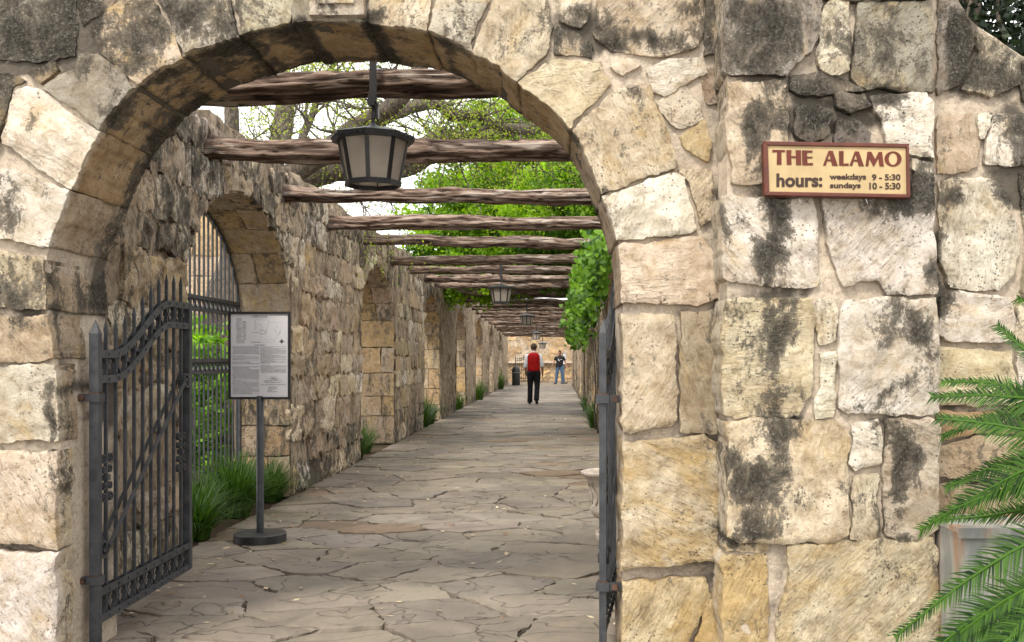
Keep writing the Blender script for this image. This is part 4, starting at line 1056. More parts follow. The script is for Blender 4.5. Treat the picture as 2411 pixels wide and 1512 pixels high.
# raised border: four mitred bars
b = MB(); oc = [(152, 98), (2168, 133), (2188, 880), (172, 847)]
for i in range(4):
    j = (i + 1) % 4
    b.prism([ZP(*oc[i]), ZP(*oc[j]), ZP(*fi[j]), ZP(*fi[i])], SY - .003, SY + .0118)
bo = b.build("border", M_SIGNB, sgn_root)
mod = bo.modifiers.new("bevel", 'BEVEL'); mod.width = .0025; mod.segments = 2
b = MB(); b.prism([ZP(*p) for p in [(219, 156), (2129, 186), (2139, 829), (239, 792)]], SY + .006, SY + .0115); b.build("panel", M_SIGNC, sgn_root)
LET = {'T': [[(283, 213), (460, 218), (455, 245), (408, 243), (410, 420), (345, 420), (350, 243), (285, 250)]],
       'H': [[(478, 218), (548, 218), (543, 300), (612, 302), (605, 220), (678, 220), (682, 425), (612, 425), (612, 328), (543, 326), (550, 420), (485, 420)]],
       'E': [[(693, 222), (838, 225), (838, 252), (765, 252), (762, 308), (838, 310), (838, 330), (765, 332), (770, 398), (845, 396), (845, 428), (700, 426)]],
       'A': [[(985, 430), (1062, 228), (1085, 228), (1022, 432)], [(1062, 228), (1118, 228), (1188, 435), (1112, 435)], [(1036, 345), (1104, 347), (1108, 370), (1030, 368)]],
       'L': [[(1205, 232), (1268, 232), (1266, 405), (1338, 400), (1338, 435), (1208, 433)]],
       'a': [[(1350, 433), (1425, 235), (1448, 235), (1388, 436)], [(1425, 235), (1480, 238), (1550, 440), (1478, 438)], [(1400, 350), (1464, 352), (1470, 375), (1394, 372)]],
       'M': [[(1572, 440), (1600, 240), (1650, 240), (1705, 345), (1755, 243), (1800, 243), (1825, 443), (1765, 440), (1750, 330), (1690, 440), (1678, 440), (1625, 335), (1612, 440)]]}
for k_, polys in LET.items():
    b = MB()
    for i, p in enumerate(polys): b.prism([ZP(*q) for q in p], SY + .0035 - i * .0003, SY + .0062)
    b.build("letter", M_SIGNL, sgn_root)
b = MB(); n = 40; V = []
for yy in (SY + .0035, SY + .0062):
    for rx, ry in ((117, 105), (60, 82)):
        V += [(lambda q: (q[0], yy, q[1]))(ZP(1952 + rx * math.cos(2 * math.pi * i / n), 340 + ry * math.sin(2 * math.pi * i / n))) for i in range(n)]
b.add(V, [(i, (i + 1) % n, n + (i + 1) % n, n + i) for i in range(n)] + [(i, (i + 1) % n, 2 * n + (i + 1) % n, 2 * n + i) for i in range(n)] + [(n + i, n + (i + 1) % n, 3 * n + (i + 1) % n, 3 * n + i) for i in range(n)])
b.build("letter", M_SIGNL, sgn_root)
def text_verts(txt, bold=.02, space=1.0):
    cu = bpy.data.curves.new("text", 'FONT'); cu.body = txt; cu.offset = bold; cu.extrude = .02; cu.resolution_u = 4; cu.space_character = space
    ob = bpy.data.objects.new("text", cu); S.collection.objects.link(ob)
    bpy.context.view_layer.update(); dg = bpy.context.evaluated_depsgraph_get()
    me = bpy.data.meshes.new_from_object(ob.evaluated_get(dg))
    V = np.array([tuple(v.co) for v in me.vertices]); Fc = [tuple(p.vertices) for p in me.polygons]
    bpy.data.objects.remove(ob); return V, Fc
def text_on(txt, x0, x1, y0, y1, Z, Yf, name, m, parent, th=.002, bold=.025, slope=0):
    """fit the string's box to x0..x1, y1(top)..y0(bottom) in detail units"""
    V, Fc = text_verts(txt, bold); mn = V.min(0); mx = V.max(0); out = []
    for v in V:
        u = (v[0] - mn[0]) / (mx[0] - mn[0]); w = (v[1] - mn[1]) / (mx[1] - mn[1])
        q = Z(x0 + (x1 - x0) * u, y0 + (y1 - y0) * w + slope * (x0 + (x1 - x0) * u - x0)); out.append((q[0], Yf - th * (v[2] - mn[2]) / (mx[2] - mn[2]), q[1]))
    return mesh_obj(name, out, Fc, m, parent)
sl = .015
text_on("hours:", 340, 975, 730, 540, ZP, SY + .0058, "lettering", M_SIGND, sgn_root, slope=0, bold=.035)
text_on("weekdays", 1075, 1580, 650, 545, ZP, SY + .0058, "lettering", M_SIGND, sgn_root, bold=.03, slope=0)
text_on("9 - 5:30", 1660, 2055, 638, 550, ZP, SY + .0058, "lettering", M_SIGND, sgn_root, bold=.03)
text_on("sundays", 1080, 1505, 765, 668, ZP, SY + .0058, "lettering", M_SIGND, sgn_root, bold=.03)
text_on("10 - 5:30", 1625, 2055, 762, 668, ZP, SY + .0058, "lettering", M_SIGND, sgn_root, bold=.03)
for x in (665, 1585):
    b = MB(); p = ZP(x, 885); b.tube([(p[0], SY + .04, p[1] + .01), (p[0], SY + .01, p[1] - .002), (p[0] + .004, SY + .008, p[1] - .018), (p[0] + .010, SY + .02, p[1] - .026)], .0016, 6); b.build("hook", M_CABLE, sgn_root)

# ------------------------------------------------------------------ standing notice board
def notice(loc, label, rz=0, detail=True):
    rt = empty("notice_stand", (0, 0, 0), label, "notice board")
    b = MB(); b.lathe([(0, 0), (.190, 0), (.196, .008), (.196, .072), (.188, .080), (0, .082)], (0, 0, 0), 40); b.build("base", M_BLACK, rt, False)
    b = MB(); b.lathe([(.028, .08), (.028, 1.12), (0, 1.12)], (0, 0, 0), 20); b.build("pole", M_IRON, rt, True)
    W2, Z0, Z1 = .238, 1.095, 1.762
    b = MB(); b.box((0, .0, (Z0 + Z1) / 2), (W2 - .004, .012, (Z1 - Z0) / 2 - .004)); b.build("backing_board", M_BLACK, rt)
    b = MB()
    for x in (-W2 + .009, W2 - .009): b.box((x, -.014, (Z0 + Z1) / 2), (.009, .010, (Z1 - Z0) / 2))
    for z in (Z0 + .009, Z1 - .009): b.box((0, -.0145, z), (W2 - .0182, .010, .009))
    b.build("frame", M_BLACK, rt)
    px0, px1, pz0, pz1 = -W2 + .018, W2 - .018, Z0 + .018, Z1 - .018
    b = MB(); b.box(((px0 + px1) / 2, -.0135, (pz0 + pz1) / 2), ((px1 - px0) / 2, .0012, (pz1 - pz0) / 2)); b.build("poster", M_PAPER, rt)
    if detail:
        # poster print: detail-view coordinates 165..1035 x 130..1395
        def Q(x, y): return (px0 + (x - 165) / 870 * (px1 - px0), pz1 - (y - 130) / 1265 * (pz1 - pz0))
        Yf = -.0150; rp_ = random.Random(3)
        ink = MB(); pale = MB()
        def quad(mb, x0, y0, x1, y1):
            a = Q(x0, y1); c = Q(x1, y0); mb.add([(a[0], Yf, a[1]), (c[0], Yf, a[1]), (c[0], Yf, c[1]), (a[0], Yf, c[1])], [(0, 1, 2, 3)])
        def para(x0, x1, y0, y1, step=11.5, mb=pale):
            y_ = y0
            while y_ < y1:
                last = rp_.random() < .18; xe = x1 if not last else x0 + (x1 - x0) * rp_.uniform(.3, .8); x_ = x0 + (rp_.random() < .2) * 14
                while x_ < xe - 6:
                    w_ = min(rp_.uniform(10, 38), xe - x_); quad(mb if rp_.random() < .8 else ink, x_, y_, x_ + w_, y_ + step * .52); x_ += w_ + 5
                y_ += step
        for y0, y1 in ((622, 740), (765, 780), (795, 830), (855, 895), (925, 1115), (1128, 1235), (1245, 1350)): para(188, 595, y0, y1)
        for y0, y1 in ((625, 885), (905, 1030)): para(612, 1005, y0, y1)
        for i in range(9): 
            w_ = [50, 35, 100, 60, 55, 130, 160, 150, 110][i]; para(815 - w_, 815 + w_, 1086 + i * 11, 1087 + i * 11)
        para(612, 1005, 1197, 1215); para(722, 870, 1236, 1325, mb=pale); para(245, 330, 190, 575, 10); para(335, 398, 240, 575, 19)
        def line(pts, w=3, mb=ink):
            q = [Q(*p) for p in pts]; mb.strap([(p[0], Yf, p[1]) for p in q], w * (px1 - px0) / 870, .0002, (0, 1, 0))
        line([(530, 375), (530, 215), (750, 222), (740, 260), (715, 350), (700, 430)]); line([(545, 220), (545, 375), (640, 378), (640, 290), (560, 275)], 3); line([(750, 250), (960, 265), (900, 400), (820, 560), (625, 560), (620, 430), (700, 430)], 3, pale)
        line([(610, 400), (640, 370), (690, 390), (690, 430), (610, 435), (610, 400)], 6); line([(570, 300), (620, 300), (620, 350), (570, 350), (570, 300)], 3, pale)
        line([(850, 290), (890, 350)], 3, pale); line([(835, 360), (855, 415)], 4); line([(925, 390), (890, 455)], 4); line([(470, 558), (615, 560)], 8); line([(485, 411), (595, 411)], 5); line([(680, 500), (720, 540), (780, 500), (830, 530)], 3, pale)
        line([(525, 603), (680, 604)], 9)
        c_ = Q(937, 548); n = 20; ink.add([(c_[0] + .0135 * math.cos(2 * math.pi * i / n), Yf, c_[1] + .0135 * math.sin(2 * math.pi * i / n)) for i in range(n)], [tuple(range(n))])
        line([(937, 500), (937, 596)], 5); line([(888, 548), (985, 548)], 5)
        tag(ink.build("print", M_INK, rt), kind="stuff"); tag(pale.build("print", M_INKL, rt), kind="stuff")
        text_on("WELCOME TO THE ALAMO", 495, 715, 168, 152, Q, Yf - .0002, "print", M_INK, rt, th=.0003)
        text_on("THE SHRINE OF TEXAS LIBERTY", 472, 735, 190, 176, Q, Yf - .0002, "print", M_INK, rt, th=.0003, bold=.0)
    rt.location = loc; rt.rotation_euler = (0, 0, rz); return rt
ns = notice((-2.262, 7.78, 0), "black framed notice board with map and small print on a round-based pole", -.03)
ns2 = notice((.43, 58.4, 0), "distant narrow notice stand turned sideways beside the man in black", 1.15, False)
ns["group"] = ns2["group"] = "notice boards on round bases"

# ------------------------------------------------------------------ urn
ur = empty("stone_urn", (.400, 7.92, 0), "pale cast stone garden urn with flared rim, half hidden by the right gate", "urn")
b = MB(); b.lathe([(.0, .060), (.085, .060), (.080, .075), (.052, .095), (.045, .120), (.060, .150), (.110, .180), (.135, .220), (.140, .245), (.130, .252), (.133, .262), (.118, .270), (.120, .34), (.138, .42), (.165, .475), (.200, .500), (.212, .512), (.214, .528), (.200, .536), (.182, .528), (.160, .49), (.13, .44), (.0, .43)], (.400, 7.92, 0), 48); b.build("bowl", M_URN, ur, True)
b = MB(); b.box((.400, 7.92, .030), (.095, .095, .030)); o = b.build("plinth", M_URN, ur); md = o.modifiers.new("bevel", 'BEVEL'); md.width = .012; md.segments = 3
for k in range(10):
    a = 2 * math.pi * k / 10; b = MB(); c, s_ = math.cos(a), math.sin(a)
    pts = []
    for t in np.linspace(0, 1, 9):
        z = .275 + .19 * t; r = .120 + .035 * t ** 1.6 + .004; aa = a + .16 * math.sin(t * math.pi * 2); pts.append((.400 + r * math.cos(aa), 7.92 + r * math.sin(aa), z))
    b.tube(pts, [.004 + .009 * math.sin(math.pi * t) for t in np.linspace(0, 1, 9)], 8); b.build("acanthus_leaf", M_URN, ur, True)
b = MB(); b.lathe([(0, .44), (.13, .45), (0, .455)], (.400, 7.92, 0), 20); b.build("soil_fill", M_SOIL, ur)

# ------------------------------------------------------------------ litter bin
bn = empty("litter_bin", (-2.18, 54.8, 0), "dark dome-topped litter bin at the far left end of the path", "bin")
b = MB(); b.lathe([(.0, 0), (.21, 0), (.22, .02), (.22, .70)], (-2.18, 54.8, 0), 28); b.build("body", M_IRON, bn, True)
b = MB(); b.lathe([(.23, .70), (.235, .72), (.225, .82), (.19, .93), (.12, 1.01), (.0, 1.04)], (-2.18, 54.8, 0), 28); b.build("dome_lid", M_BLACK, bn, True)
b = MB(); b.lathe([(.224, .68), (.232, .68), (.232, .71), (.224, .71)], (-2.18, 54.8, 0), 28); b.build("band", M_CABLE, bn, True)
b = MB(); b.box((-2.10, 54.585, .80), (.07, .012, .045)); b.build("flap", M_INK, bn)

# ------------------------------------------------------------------ utility cabinet at lower right
def cab_material():
    m, nt, b = nmat("galvanised_cabinet")
    tc = nt.nodes.new("ShaderNodeTexCoord").outputs["Object"]
    n = noise_n(nt, mapping(nt, tc, (5, 5, 1.2)), 2.5, 5, .6); n2 = noise_n(nt, tc, 20, 5, .7)
    c = mixc(nt, ss(nt, n, .4, .65), (.24, .25, .24), (.42, .41, .37))
    c = mixc(nt, mathn(nt, 'MULTIPLY', ss(nt, noise_n(nt, mapping(nt, tc, (3, 3, .6)), 2.0, 4), .50, .62), .7), c, (.38, .20, .10))
    c = mixc(nt, ss(nt, n2, .66, .72), c, (.08, .05, .035))
    nt.links.new(c, b.inputs["Base Color"]); b.inputs["Roughness"].default_value = .5; b.inputs["Metallic"].default_value = .25
    nt.links.new(bump(nt, n, .3, .01), b.inputs["Normal"]); return m
M_CAB = cab_material()
cb = empty("utility_cabinet", (1.85, 4.12, 0), "grey rust-streaked metal cabinet low against the wall behind the palm", "cabinet")
b = MB(); b.box((1.86, 4.18, .36), (.27, .17, .36)); o = b.build("body", M_CAB, cb)
b = MB(); b.box((1.86, 4.18, .728), (.285, .185, .010)); b.box((1.86, 3.9995, .708), (.285, .0045, .010)); o = b.build("lid", M_CAB, cb)
b = MB(); b.box((1.88, 4.004, .34), (.215, .006, .32)); o = b.build("door", M_CAB, cb)
b = MB(); b.box((1.72, 3.992, .42), (.012, .010, .03)); o = b.build("handle", M_RUST, cb)

# ------------------------------------------------------------------ foliage engine
def leaf_cards(C, Nr, size, aspect, rng, var=None, curl=.0):
    """diamond leaves: centres C, long-axis directions Nr, returns verts, quads, var attribute"""
    n = len(C); d = Nr / (np.linalg.norm(Nr, axis=1, keepdims=True) + 1e-9)
    a = rng.normal(size=(n, 3)); sd = np.cross(d, a); sd /= np.linalg.norm(sd, axis=1, keepdims=True) + 1e-9
    up = np.cross(sd, d); L = size[:, None] if hasattr(size, '__len__') else size
    w = L * aspect
    V = np.stack([C - d * L * .5, C + sd * w * .5 + up * L * curl - d * L * .08, C + d * L * .5, C - sd * w * .5 + up * L * curl - d * L * .08], 1).reshape(-1, 3)
    Fq = np.arange(4 * n).reshape(n, 4)
    if var is None: var = rng.random(n)
    return V, Fq, np.repeat(var, 4)
def blob_points(n, cen, rad, rng, nclump, cr, flat=1.0):
    """points in clumps scattered near the surface and inside of an ellipsoid"""
    d = rng.normal(size=(nclump, 3)); d /= np.linalg.norm(d, axis=1, keepdims=True)
    r = rng.random(nclump) ** .4; cc = d * r[:, None] * np.array(rad) + np.array(cen)
    idx = rng.integers(0, nclump, n); q = rng.normal(size=(n, 3)) * cr * np.array([1, 1, flat]) * .55
    tone = (rng.random(nclump) ** 1.5)[idx] * .8 + rng.random(n) * .2  # darker clumps paint depth shading into the leaf colour
    return cc[idx] + q, tone, cc
def limb(mb, pts, r0, r1, n=8, wob=.04, seed=0):
    P = catmull([np.array(p) for p in pts], 5) if len(pts) > 2 else np.array([np.array(pts[0]) + (np.array(pts[1]) - np.array(pts[0])) * t for t in np.linspace(0, 1, 6)])
    m = len(P); out = []
    for i, p in enumerate(P):
        out.append((p[0] + wob * nz((p[0] * 1.3, p[2] * 1.3, seed)), p[1] + wob * nz((p[1] * 1.3, p[2], seed + 5)), p[2] + wob * nz((p[0], p[2] * 1.7, seed + 9))))
    rad = [r0 + (r1 - r0) * i / (m - 1) for i in range(m)]
    rad = [r * (1 + .15 * nz((i * .7, seed, 1))) for i, r in enumerate(rad)]
    mb.tube(out, rad, n); return out
def twigs(mb, start, direc, length, r, depth, rd, tips, up=.15):
    p = Vector(start); d = Vector(direc).normalized(); pts = [p.copy()]; k = 5
    for i in range(k):
        d = (d + Vector((rd.gauss(0, .22), rd.gauss(0, .22), rd.gauss(0, .2) + up * .2))).normalized(); p = p + d * length / k; pts.append(p.copy())
    mb.tube(pts, [r * (1 - .65 * i / k) for i in range(k + 1)], 5 if r > .015 else 3, False)
    if depth == 0: tips += pts[2:]; return
    for j in range(rd.randint(2, 4)):
        i = rd.randint(2, k); q = pts[i]; nd = (d + Vector((rd.gauss(0, .7), rd.gauss(0, .7), rd.gauss(0, .55)))).normalized()
        twigs(mb, q, nd, length * rd.uniform(.5, .8), r * .5, depth - 1, rd, tips, up)
rng = np.random.default_rng(12)

# old oak behind the left wall: heavy limbs reaching over the path, almost bare twigs
rd = random.Random(31)
oak = empty("oak_tree", (-4.9, 14.5, 0), "old oak with heavy crooked limbs reaching over the logs behind the big lantern", "tree")
tk = MB()
limb(tk, [(-4.9, 14.5, -.1), (-4.8, 14.4, 1.4), (-4.4, 14.2, 2.9), DW(620, 470, 14.2)], .36, .24, 12); trunk_end = DW(620, 470, 14.2)
tk.build("trunk", M_BARK, oak, True)
tips = []
for (pts, r0, r1) in [([DW(590, 500, 14.2), DW(700, 405, 13.8), DW(800, 330, 13.5), DW(880, 280, 13.3), DW(955, 232, 13.1), DW(1010, 120, 13)], .15, .07),
                      ([DW(600, 500, 14.4), DW(730, 425, 14.8), DW(830, 400, 15), DW(950, 402, 15.3), DW(1010, 375, 15.6), DW(1085, 370, 16), DW(1150, 330, 16.3)], .17, .04),
                      ([DW(800, 330, 13.5), DW(890, 285, 14.5), DW(960, 255, 15), DW(1035, 240, 15.4), DW(1065, 268, 15.6), DW(1120, 268, 15.8), DW(1178, 296, 16), DW(1255, 302, 16.4)], .10, .055),
                      ([DW(950, 402, 15.3), DW(1030, 318, 17), DW(1110, 315, 17), DW(1180, 305, 17.2), DW(1260, 305, 17.5), DW(1340, 280, 18)], .09, .06),
                      ([DW(600, 480, 14.2), DW(655, 340, 16), DW(662, 250, 16.5), DW(655, 120, 17)], .16, .11),
                      ([DW(700, 405, 13.8), DW(720, 300, 14.5), DW(760, 220, 15), DW(800, 120, 15)], .06, .03)]:
    b = MB(); P = limb(b, pts, r0 * 1.15, r1 * 1.25, 10, .09, rd.random() * 50)
    lm = b.build("limb", M_BARK, oak, True)
    tb = MB()
    for i in range(3, len(P) - 1):
        for _ in range(2):
            if rd.random() < .48: twigs(tb, P[i], (rd.gauss(0, 1), rd.gauss(0, .7), rd.gauss(.3, .9)), rd.uniform(.5, 1.2), .02, 2, rd, tips)
    if tb.v: tb.build("twig", M_BARK, lm)
tp = np.array([tuple(t) for t in tips]); idx = rng.integers(0, len(tp), 24000)
C = tp[idx] + rng.normal(size=(24000, 3)) * .11
V, Fq, va = leaf_cards(C, rng.normal(size=C.shape), rng.uniform(.025, .05, len(C)), .55, rng)
o = mesh_obj("crown", V, Fq, M_LEAFY, oak, False, {'var': va})

def tree(name, label, base, tr_pts, r0, crowns, nleaf, lsize, mat, seed, group=None, nclump=260, cr=.42, branches=10):
    rd = random.Random(seed); rg = np.random.default_rng(seed)
    rt = empty(name, base, label, "tree", group)
    b = MB(); P = limb(b, [base] + tr_pts, r0, r0 * .45, 10, .08, seed); 
    b.build("trunk", M_BARK, rt, True)
    pts = []; tn = []; cls = []
    vol = [c[1][0] * c[1][1] * c[1][2] for c in crowns]; tot = sum(vol)
    for (cen, rad), v in zip(crowns, vol):
        p, t, cc = blob_points(int(nleaf * v / tot), cen, rad, rg, max(6, int(nclump * v / tot)), cr, .7); pts.append(p); tn.append(t); cls.append(cc)
    bb = MB(); cc = np.concatenate(cls)
    top = Vector(P[-1])
    for i in range(branches):
        c_ = Vector(cc[rd.randrange(len(cc))]); m_ = (top + c_) / 2 + Vector((rd.gauss(0, .3), rd.gauss(0, .3), rd.gauss(0, .2)))
        limb(bb, [P[-1 - rd.randint(0, 3)], tuple(m_), tuple(c_)], r0 * .3, .012, 6, .1, seed + i)
    bb.build("branches", M_BARK, rt, True)
    C = np.concatenate(pts); t = np.concatenate(tn)
    d = rg.normal(size=C.shape); d[:, 2] -= .3
    V, Fq, va = leaf_cards(C, d, rg.uniform(.7, 1.25, len(C)) * lsize, .55, rg, t, .12)
    mesh_obj("crown", V, Fq, mat, rt, False, {'var': va}); return rt
tree("leafy_tree", "broad bright green tree beyond the logs, filling the middle of the arch", (-3.9, 27, 0), [(-3.7, 27, 2), (-3.0, 26.8, 4.2)], .28,
     [((-1.5, 26, 4.9), (2.5, 2.2, 1.5)), ((-.2, 27, 5.7), (1.8, 2.0, 1.5)), ((-2.3, 25, 3.7), (1.8, 1.6, .9)), ((-.4, 25, 3.7), (1.8, 1.4, .7)), ((-1.0, 27, 7.3), (2.3, 1.8, 1.1)), ((-1.2, 24.5, 4.4), (1.8, 1.2, 1.2))], 84000, .125, M_LEAF, 41, nclump=420, cr=.36)
tree("leafy_tree", "green tree over the right wall, right of the lantern, under dark limbs", (2.4, 23, 0), [(2.2, 23, 2), (1.6, 23, 3.8)], .22,
     [((.5, 22.6, 4.7), (1.7, 2.0, 1.2)), ((1.6, 22, 5.2), (1.8, 1.9, 1.6)), ((.0, 24, 3.9), (1.7, 1.5, .8)), ((.6, 24, 6.8), (1.6, 1.5, 1.0))], 64000, .11, M_LEAF, 43, nclump=330, cr=.34)
tree("leafy_tree", "pale far tree low behind the more distant logs", (-4.0, 44, 0), [(-3.8, 44, 2.6), (-3.0, 44, 4.6)], .25,
     [((-2.0, 44, 6.2), (3.6, 2.5, 1.8)), ((1.6, 45, 6.0), (3.2, 2.5, 1.9))], 20000, .13, M_LEAF, 44, nclump=130, cr=.6)
tree("slender_tree", "slender dark trunk rising behind the wall at the arch's upper left", (-4.35, 13.4, 0), [(-4.3, 13.4, 2), DW(538, 300, 13.4), DW(532, 240, 13.4), DW(545, 100, 13.4)], .13,
     [(DW(560, 60, 14), (1.2, 1.2, .7))], 1800, .05, M_LEAFY, 45, nclump=60, branches=8)
tree("dark_cedar_tree", "dark shaded evergreen tree behind the wall at the top right corner", (3.6, 9.0, 0), [(3.6, 9, 2), (3.65, 9, 4.5), (3.7, 9, 5.5)], .12,
     [((3.6, 9.6, 4.1), (1.9, 1.0, 1.9)), ((4.4, 8.9, 3.4), (1.4, .9, 1.4))], 30000, .085, M_LEAFD, 46, nclump=240, cr=.4, branches=16)

# vine hanging off the right wall
vn = empty("climbing_vine", (RX, 15, 0), "fresh green leafy vine tumbling from the logs over the right wall", "vine")
cl = [((.60, 13.6, 2.86), .24, 420), ((.50, 14.3, 2.72), .28, 560), ((.46, 15.4, 2.62), .33, 700), ((.42, 17.0, 2.55), .36, 800), ((.42, 18.8, 2.50), .36, 800), ((.42, 20.5, 2.35), .34, 750), ((.42, 22.2, 2.2), .33, 650), ((.42, 23.8, 2.05), .30, 450), ((.62, 17, 2.85), .3, 400)]
C = []
for c_, r_, n_ in cl:
    for j in range(7):
        q0 = rng.normal(size=3); q0 /= np.linalg.norm(q0); q0 *= rng.random() ** .3
        cc0 = np.array(c_) + q0 * np.array([r_ * .72, .8, r_ * 1.1]) + np.array([.05, 0, 0])
        C.append(cc0 + rng.normal(size=(n_ // 13, 3)) * np.array([.07, .11, .12]))
for j in range(34):
    x0 = rng.uniform(.28, .72); y0 = rng.uniform(13.6, 24); L0 = rng.uniform(.5, 1.15); k_ = int(L0 / .035)
    tt = np.linspace(0, 1, k_)[:, None]; C.append(np.array([x0, y0, 2.95]) + tt * np.array([rng.normal() * .12, rng.normal() * .2, -L0]) + rng.normal(size=(k_, 3)) * .035)
C = np.concatenate(C); n = len(C)
# heart shaped leaves facing outward and down
sz = rng.uniform(.045, .125, n); nrm = rng.normal(size=(n, 3)) * .5 + np.array([-.35, -.9, .25]); nrm /= np.linalg.norm(nrm, axis=1, keepdims=True)
dn = np.tile(np.array([0, 0, -1.0]), (n, 1)) + rng.normal(size=(n, 3)) * .35; dn -= nrm * (dn * nrm).sum(1, keepdims=True); dn /= np.linalg.norm(dn, axis=1, keepdims=True)
sd = np.cross(nrm, dn); hs = [(0, -.18), (.28, -.38), (.48, -.12), (.34, .24), (0, .62), (-.34, .24), (-.48, -.12), (-.28, -.38)]
V = np.stack([C + sd * (a * sz)[:, None] + dn * (b_ * sz)[:, None] + nrm * (-.25 * abs(a) * sz)[:, None] for a, b_ in hs], 1).reshape(-1, 3)
mesh_obj("foliage", V, np.arange(8 * n).reshape(n, 8), M_VINE, vn, False, {'var': np.repeat(rng.random(n), 8)})
b = MB()
for k in range(6): limb(b, [(RX - .06, 15 + k, 0), (RX - .08, 15.2 + k, 1.4), (.62, 15.4 + k * 1.2, 2.5), (.4, 15 + k * 1.4, 3.0)], .018, .008, 6, .08, k)
b.build("stem", M_BARK, vn, True)

# garden plants behind the grille
def bush(label, c, r, h, n, ls, mat, seed, asp=.36):
    rg = np.random.default_rng(seed); rt = empty("garden_shrub", (c[0], c[1], 0), label, "shrub", "shrubs behind the iron grille")
    p, t, cc = blob_points(n, (c[0], c[1], h * .55), (r, r, h * .45), rg, max(12, n // 16), .16)
    d = rg.normal(size=p.shape); d[:, 2] = d[:, 2] * .5 - .15
    V, Fq, va = leaf_cards(p, d, rg.uniform(.7, 1.3, len(p)) * ls, asp, rg, t, .1)
    mesh_obj("foliage", V, Fq, mat, rt, False, {'var': va})
    b = MB(); rd = random.Random(seed)
    for k in range(9): limb(b, [(c[0] + rd.gauss(0, .08), c[1] + rd.gauss(0, .08), -.02), (c[0] + rd.gauss(0, .2), c[1] + rd.gauss(0, .2), h * .4), (c[0] + rd.gauss(0, .3), c[1] + rd.gauss(0, .3), h * .85)], .014, .005, 5, .03, k)
    b.build("stem", M_BARK, rt)
bush("light green big-leaved shrub right behind the grille bars", (-4.15, 11.6), .50, 1.85, 1500, .17, M_BUSH, 61)
bush("low dark green shrub behind the foot of the grille", (-3.75, 10.7), .35, .8, 700, .12, M_VINE, 62)
bush("tall lime green shrub deeper in the garden behind the grille", (-4.9, 13.3), .55, 2.1, 1400, .16, M_BUSH, 63)
gw = empty("garden_wall", (-8, 19, 0), "shadowed stone wall of the garden seen through the grille bars", "wall")
b = MB(); b.box((-8, 19.2, 2.0), (4.0, .2, 2.0)); b.build("wall_core", M_RENDER, gw)
rd = random.Random(8); z = .02
while z < 3.9:
    z1 = z + rd.uniform(.3, .45); x = -9.5
    while x < -4.2:
        w = rd.uniform(.4, .9); stone([(x + .01, z + .01), (x + w - .01, z + .01), (x + w - .01, z1 - .01), (x + .01, z1 - .01)], lambda u, v, h: (u, 19.0 - h, v), "stone", gw, s=.2, proud=.03, rough=.02, jit=.02, back=.02, tint=rd.choice('TCBT'), stain=.1, mat=M_RUBBLE); x += w
    z = z1

# ------------------------------------------------------------------ lilyturf clumps in the beds
def turf(name, c, r, h, n, seed, label, group="lilyturf clumps at the wall bases"):
    rd = random.Random(seed); V = []; Fq = []; va = []
    for i in range(n):
        a = rd.uniform(0, 6.283); q = rd.random() ** .6; x0 = c[0] + .30 * r * q * math.cos(a); y0 = c[1] + .30 * r * q * math.sin(a)
        a2 = a + rd.gauss(0, .5); L = h * rd.uniform(.7, 1.35); lean = rd.uniform(.35, 1.25) * (.35 + .75 * q); w = rd.uniform(.005, .010)
        px, py, pz = x0, y0, 0; dx, dy = math.cos(a2), math.sin(a2); v = rd.random(); b = len(V)
        for k in range(6):
            t = k / 5; ww = w * (1 - t * .85) ; 
            X = x0 + dx * r * lean * t ** 1.5 * 1.0; Y = y0 + dy * r * lean * t ** 1.5; Z = L * (t - .52 * lean * t ** 2.4)
            V += [(X - dy * ww, Y + dx * ww, Z), (X + dy * ww, Y - dx * ww, Z)]; va += [v, v]
            if k: Fq.append((b + 2 * k - 2, b + 2 * k - 1, b + 2 * k + 1, b + 2 * k))
    V = np.array(V) - np.array([c[0], c[1], 0])
    o = mesh_obj(name, V, np.array(Fq), M_GRASS, None, False, {'var': va}); o.location = (c[0], c[1], -.01)
    return tag(o, label, "plant", group)
TL = [(-2.86, 8.0, .42, .42, 420, "lilyturf clump nearest the viewer, at the foot of the open left gate leaf"), (-3.02, 8.55, .38, .46, 420, "lilyturf clump second from the gate leaf, against the grille"),
      (-2.90, 9.15, .46, .56, 600, "largest lilyturf clump, left of the notice board pole"), (-3.02, 9.7, .4, .5, 420, "lilyturf clump directly behind the notice board pole"), (-2.86, 10.12, .40, .44, 420, "lilyturf clump right of the notice board pole at the pier"),
      (-2.86, 14.3, .42, .50, 380, "lilyturf clump at the near side of the second arch"), (-2.92, 15.3, .40, .46, 320, "lilyturf clump at the far side of the second arch"), (-2.80, 20.9, .5, .66, 380, "tall lilyturf clump in the third arch, near edge"),
      (-2.80, 22.0, .5, .62, 300, "lilyturf clump in the third arch, second along"), (-2.78, 28.6, .45, .55, 240, "lilyturf clump in the fourth arch"), (-2.70, 35.0, .55, .85, 260, "lilyturf clump in the fifth arch"), (-2.65, 47.5, .6, .95, 260, "farthest lilyturf clump, before the litter bin"),
      (.80, 20.6, .42, .60, 320, "lilyturf clump on the right side beside the iron gate post"), (.86, 22.3, .4, .5, 240, "second lilyturf clump on the right side, behind the first"), (.84, 27.8, .4, .5, 200, "farthest lilyturf clump along the right wall")]
for i, (x, y, r, h, n, lb) in enumerate(TL): turf("grass_clump", (x, y), r, h, n, 100 + i, lb)

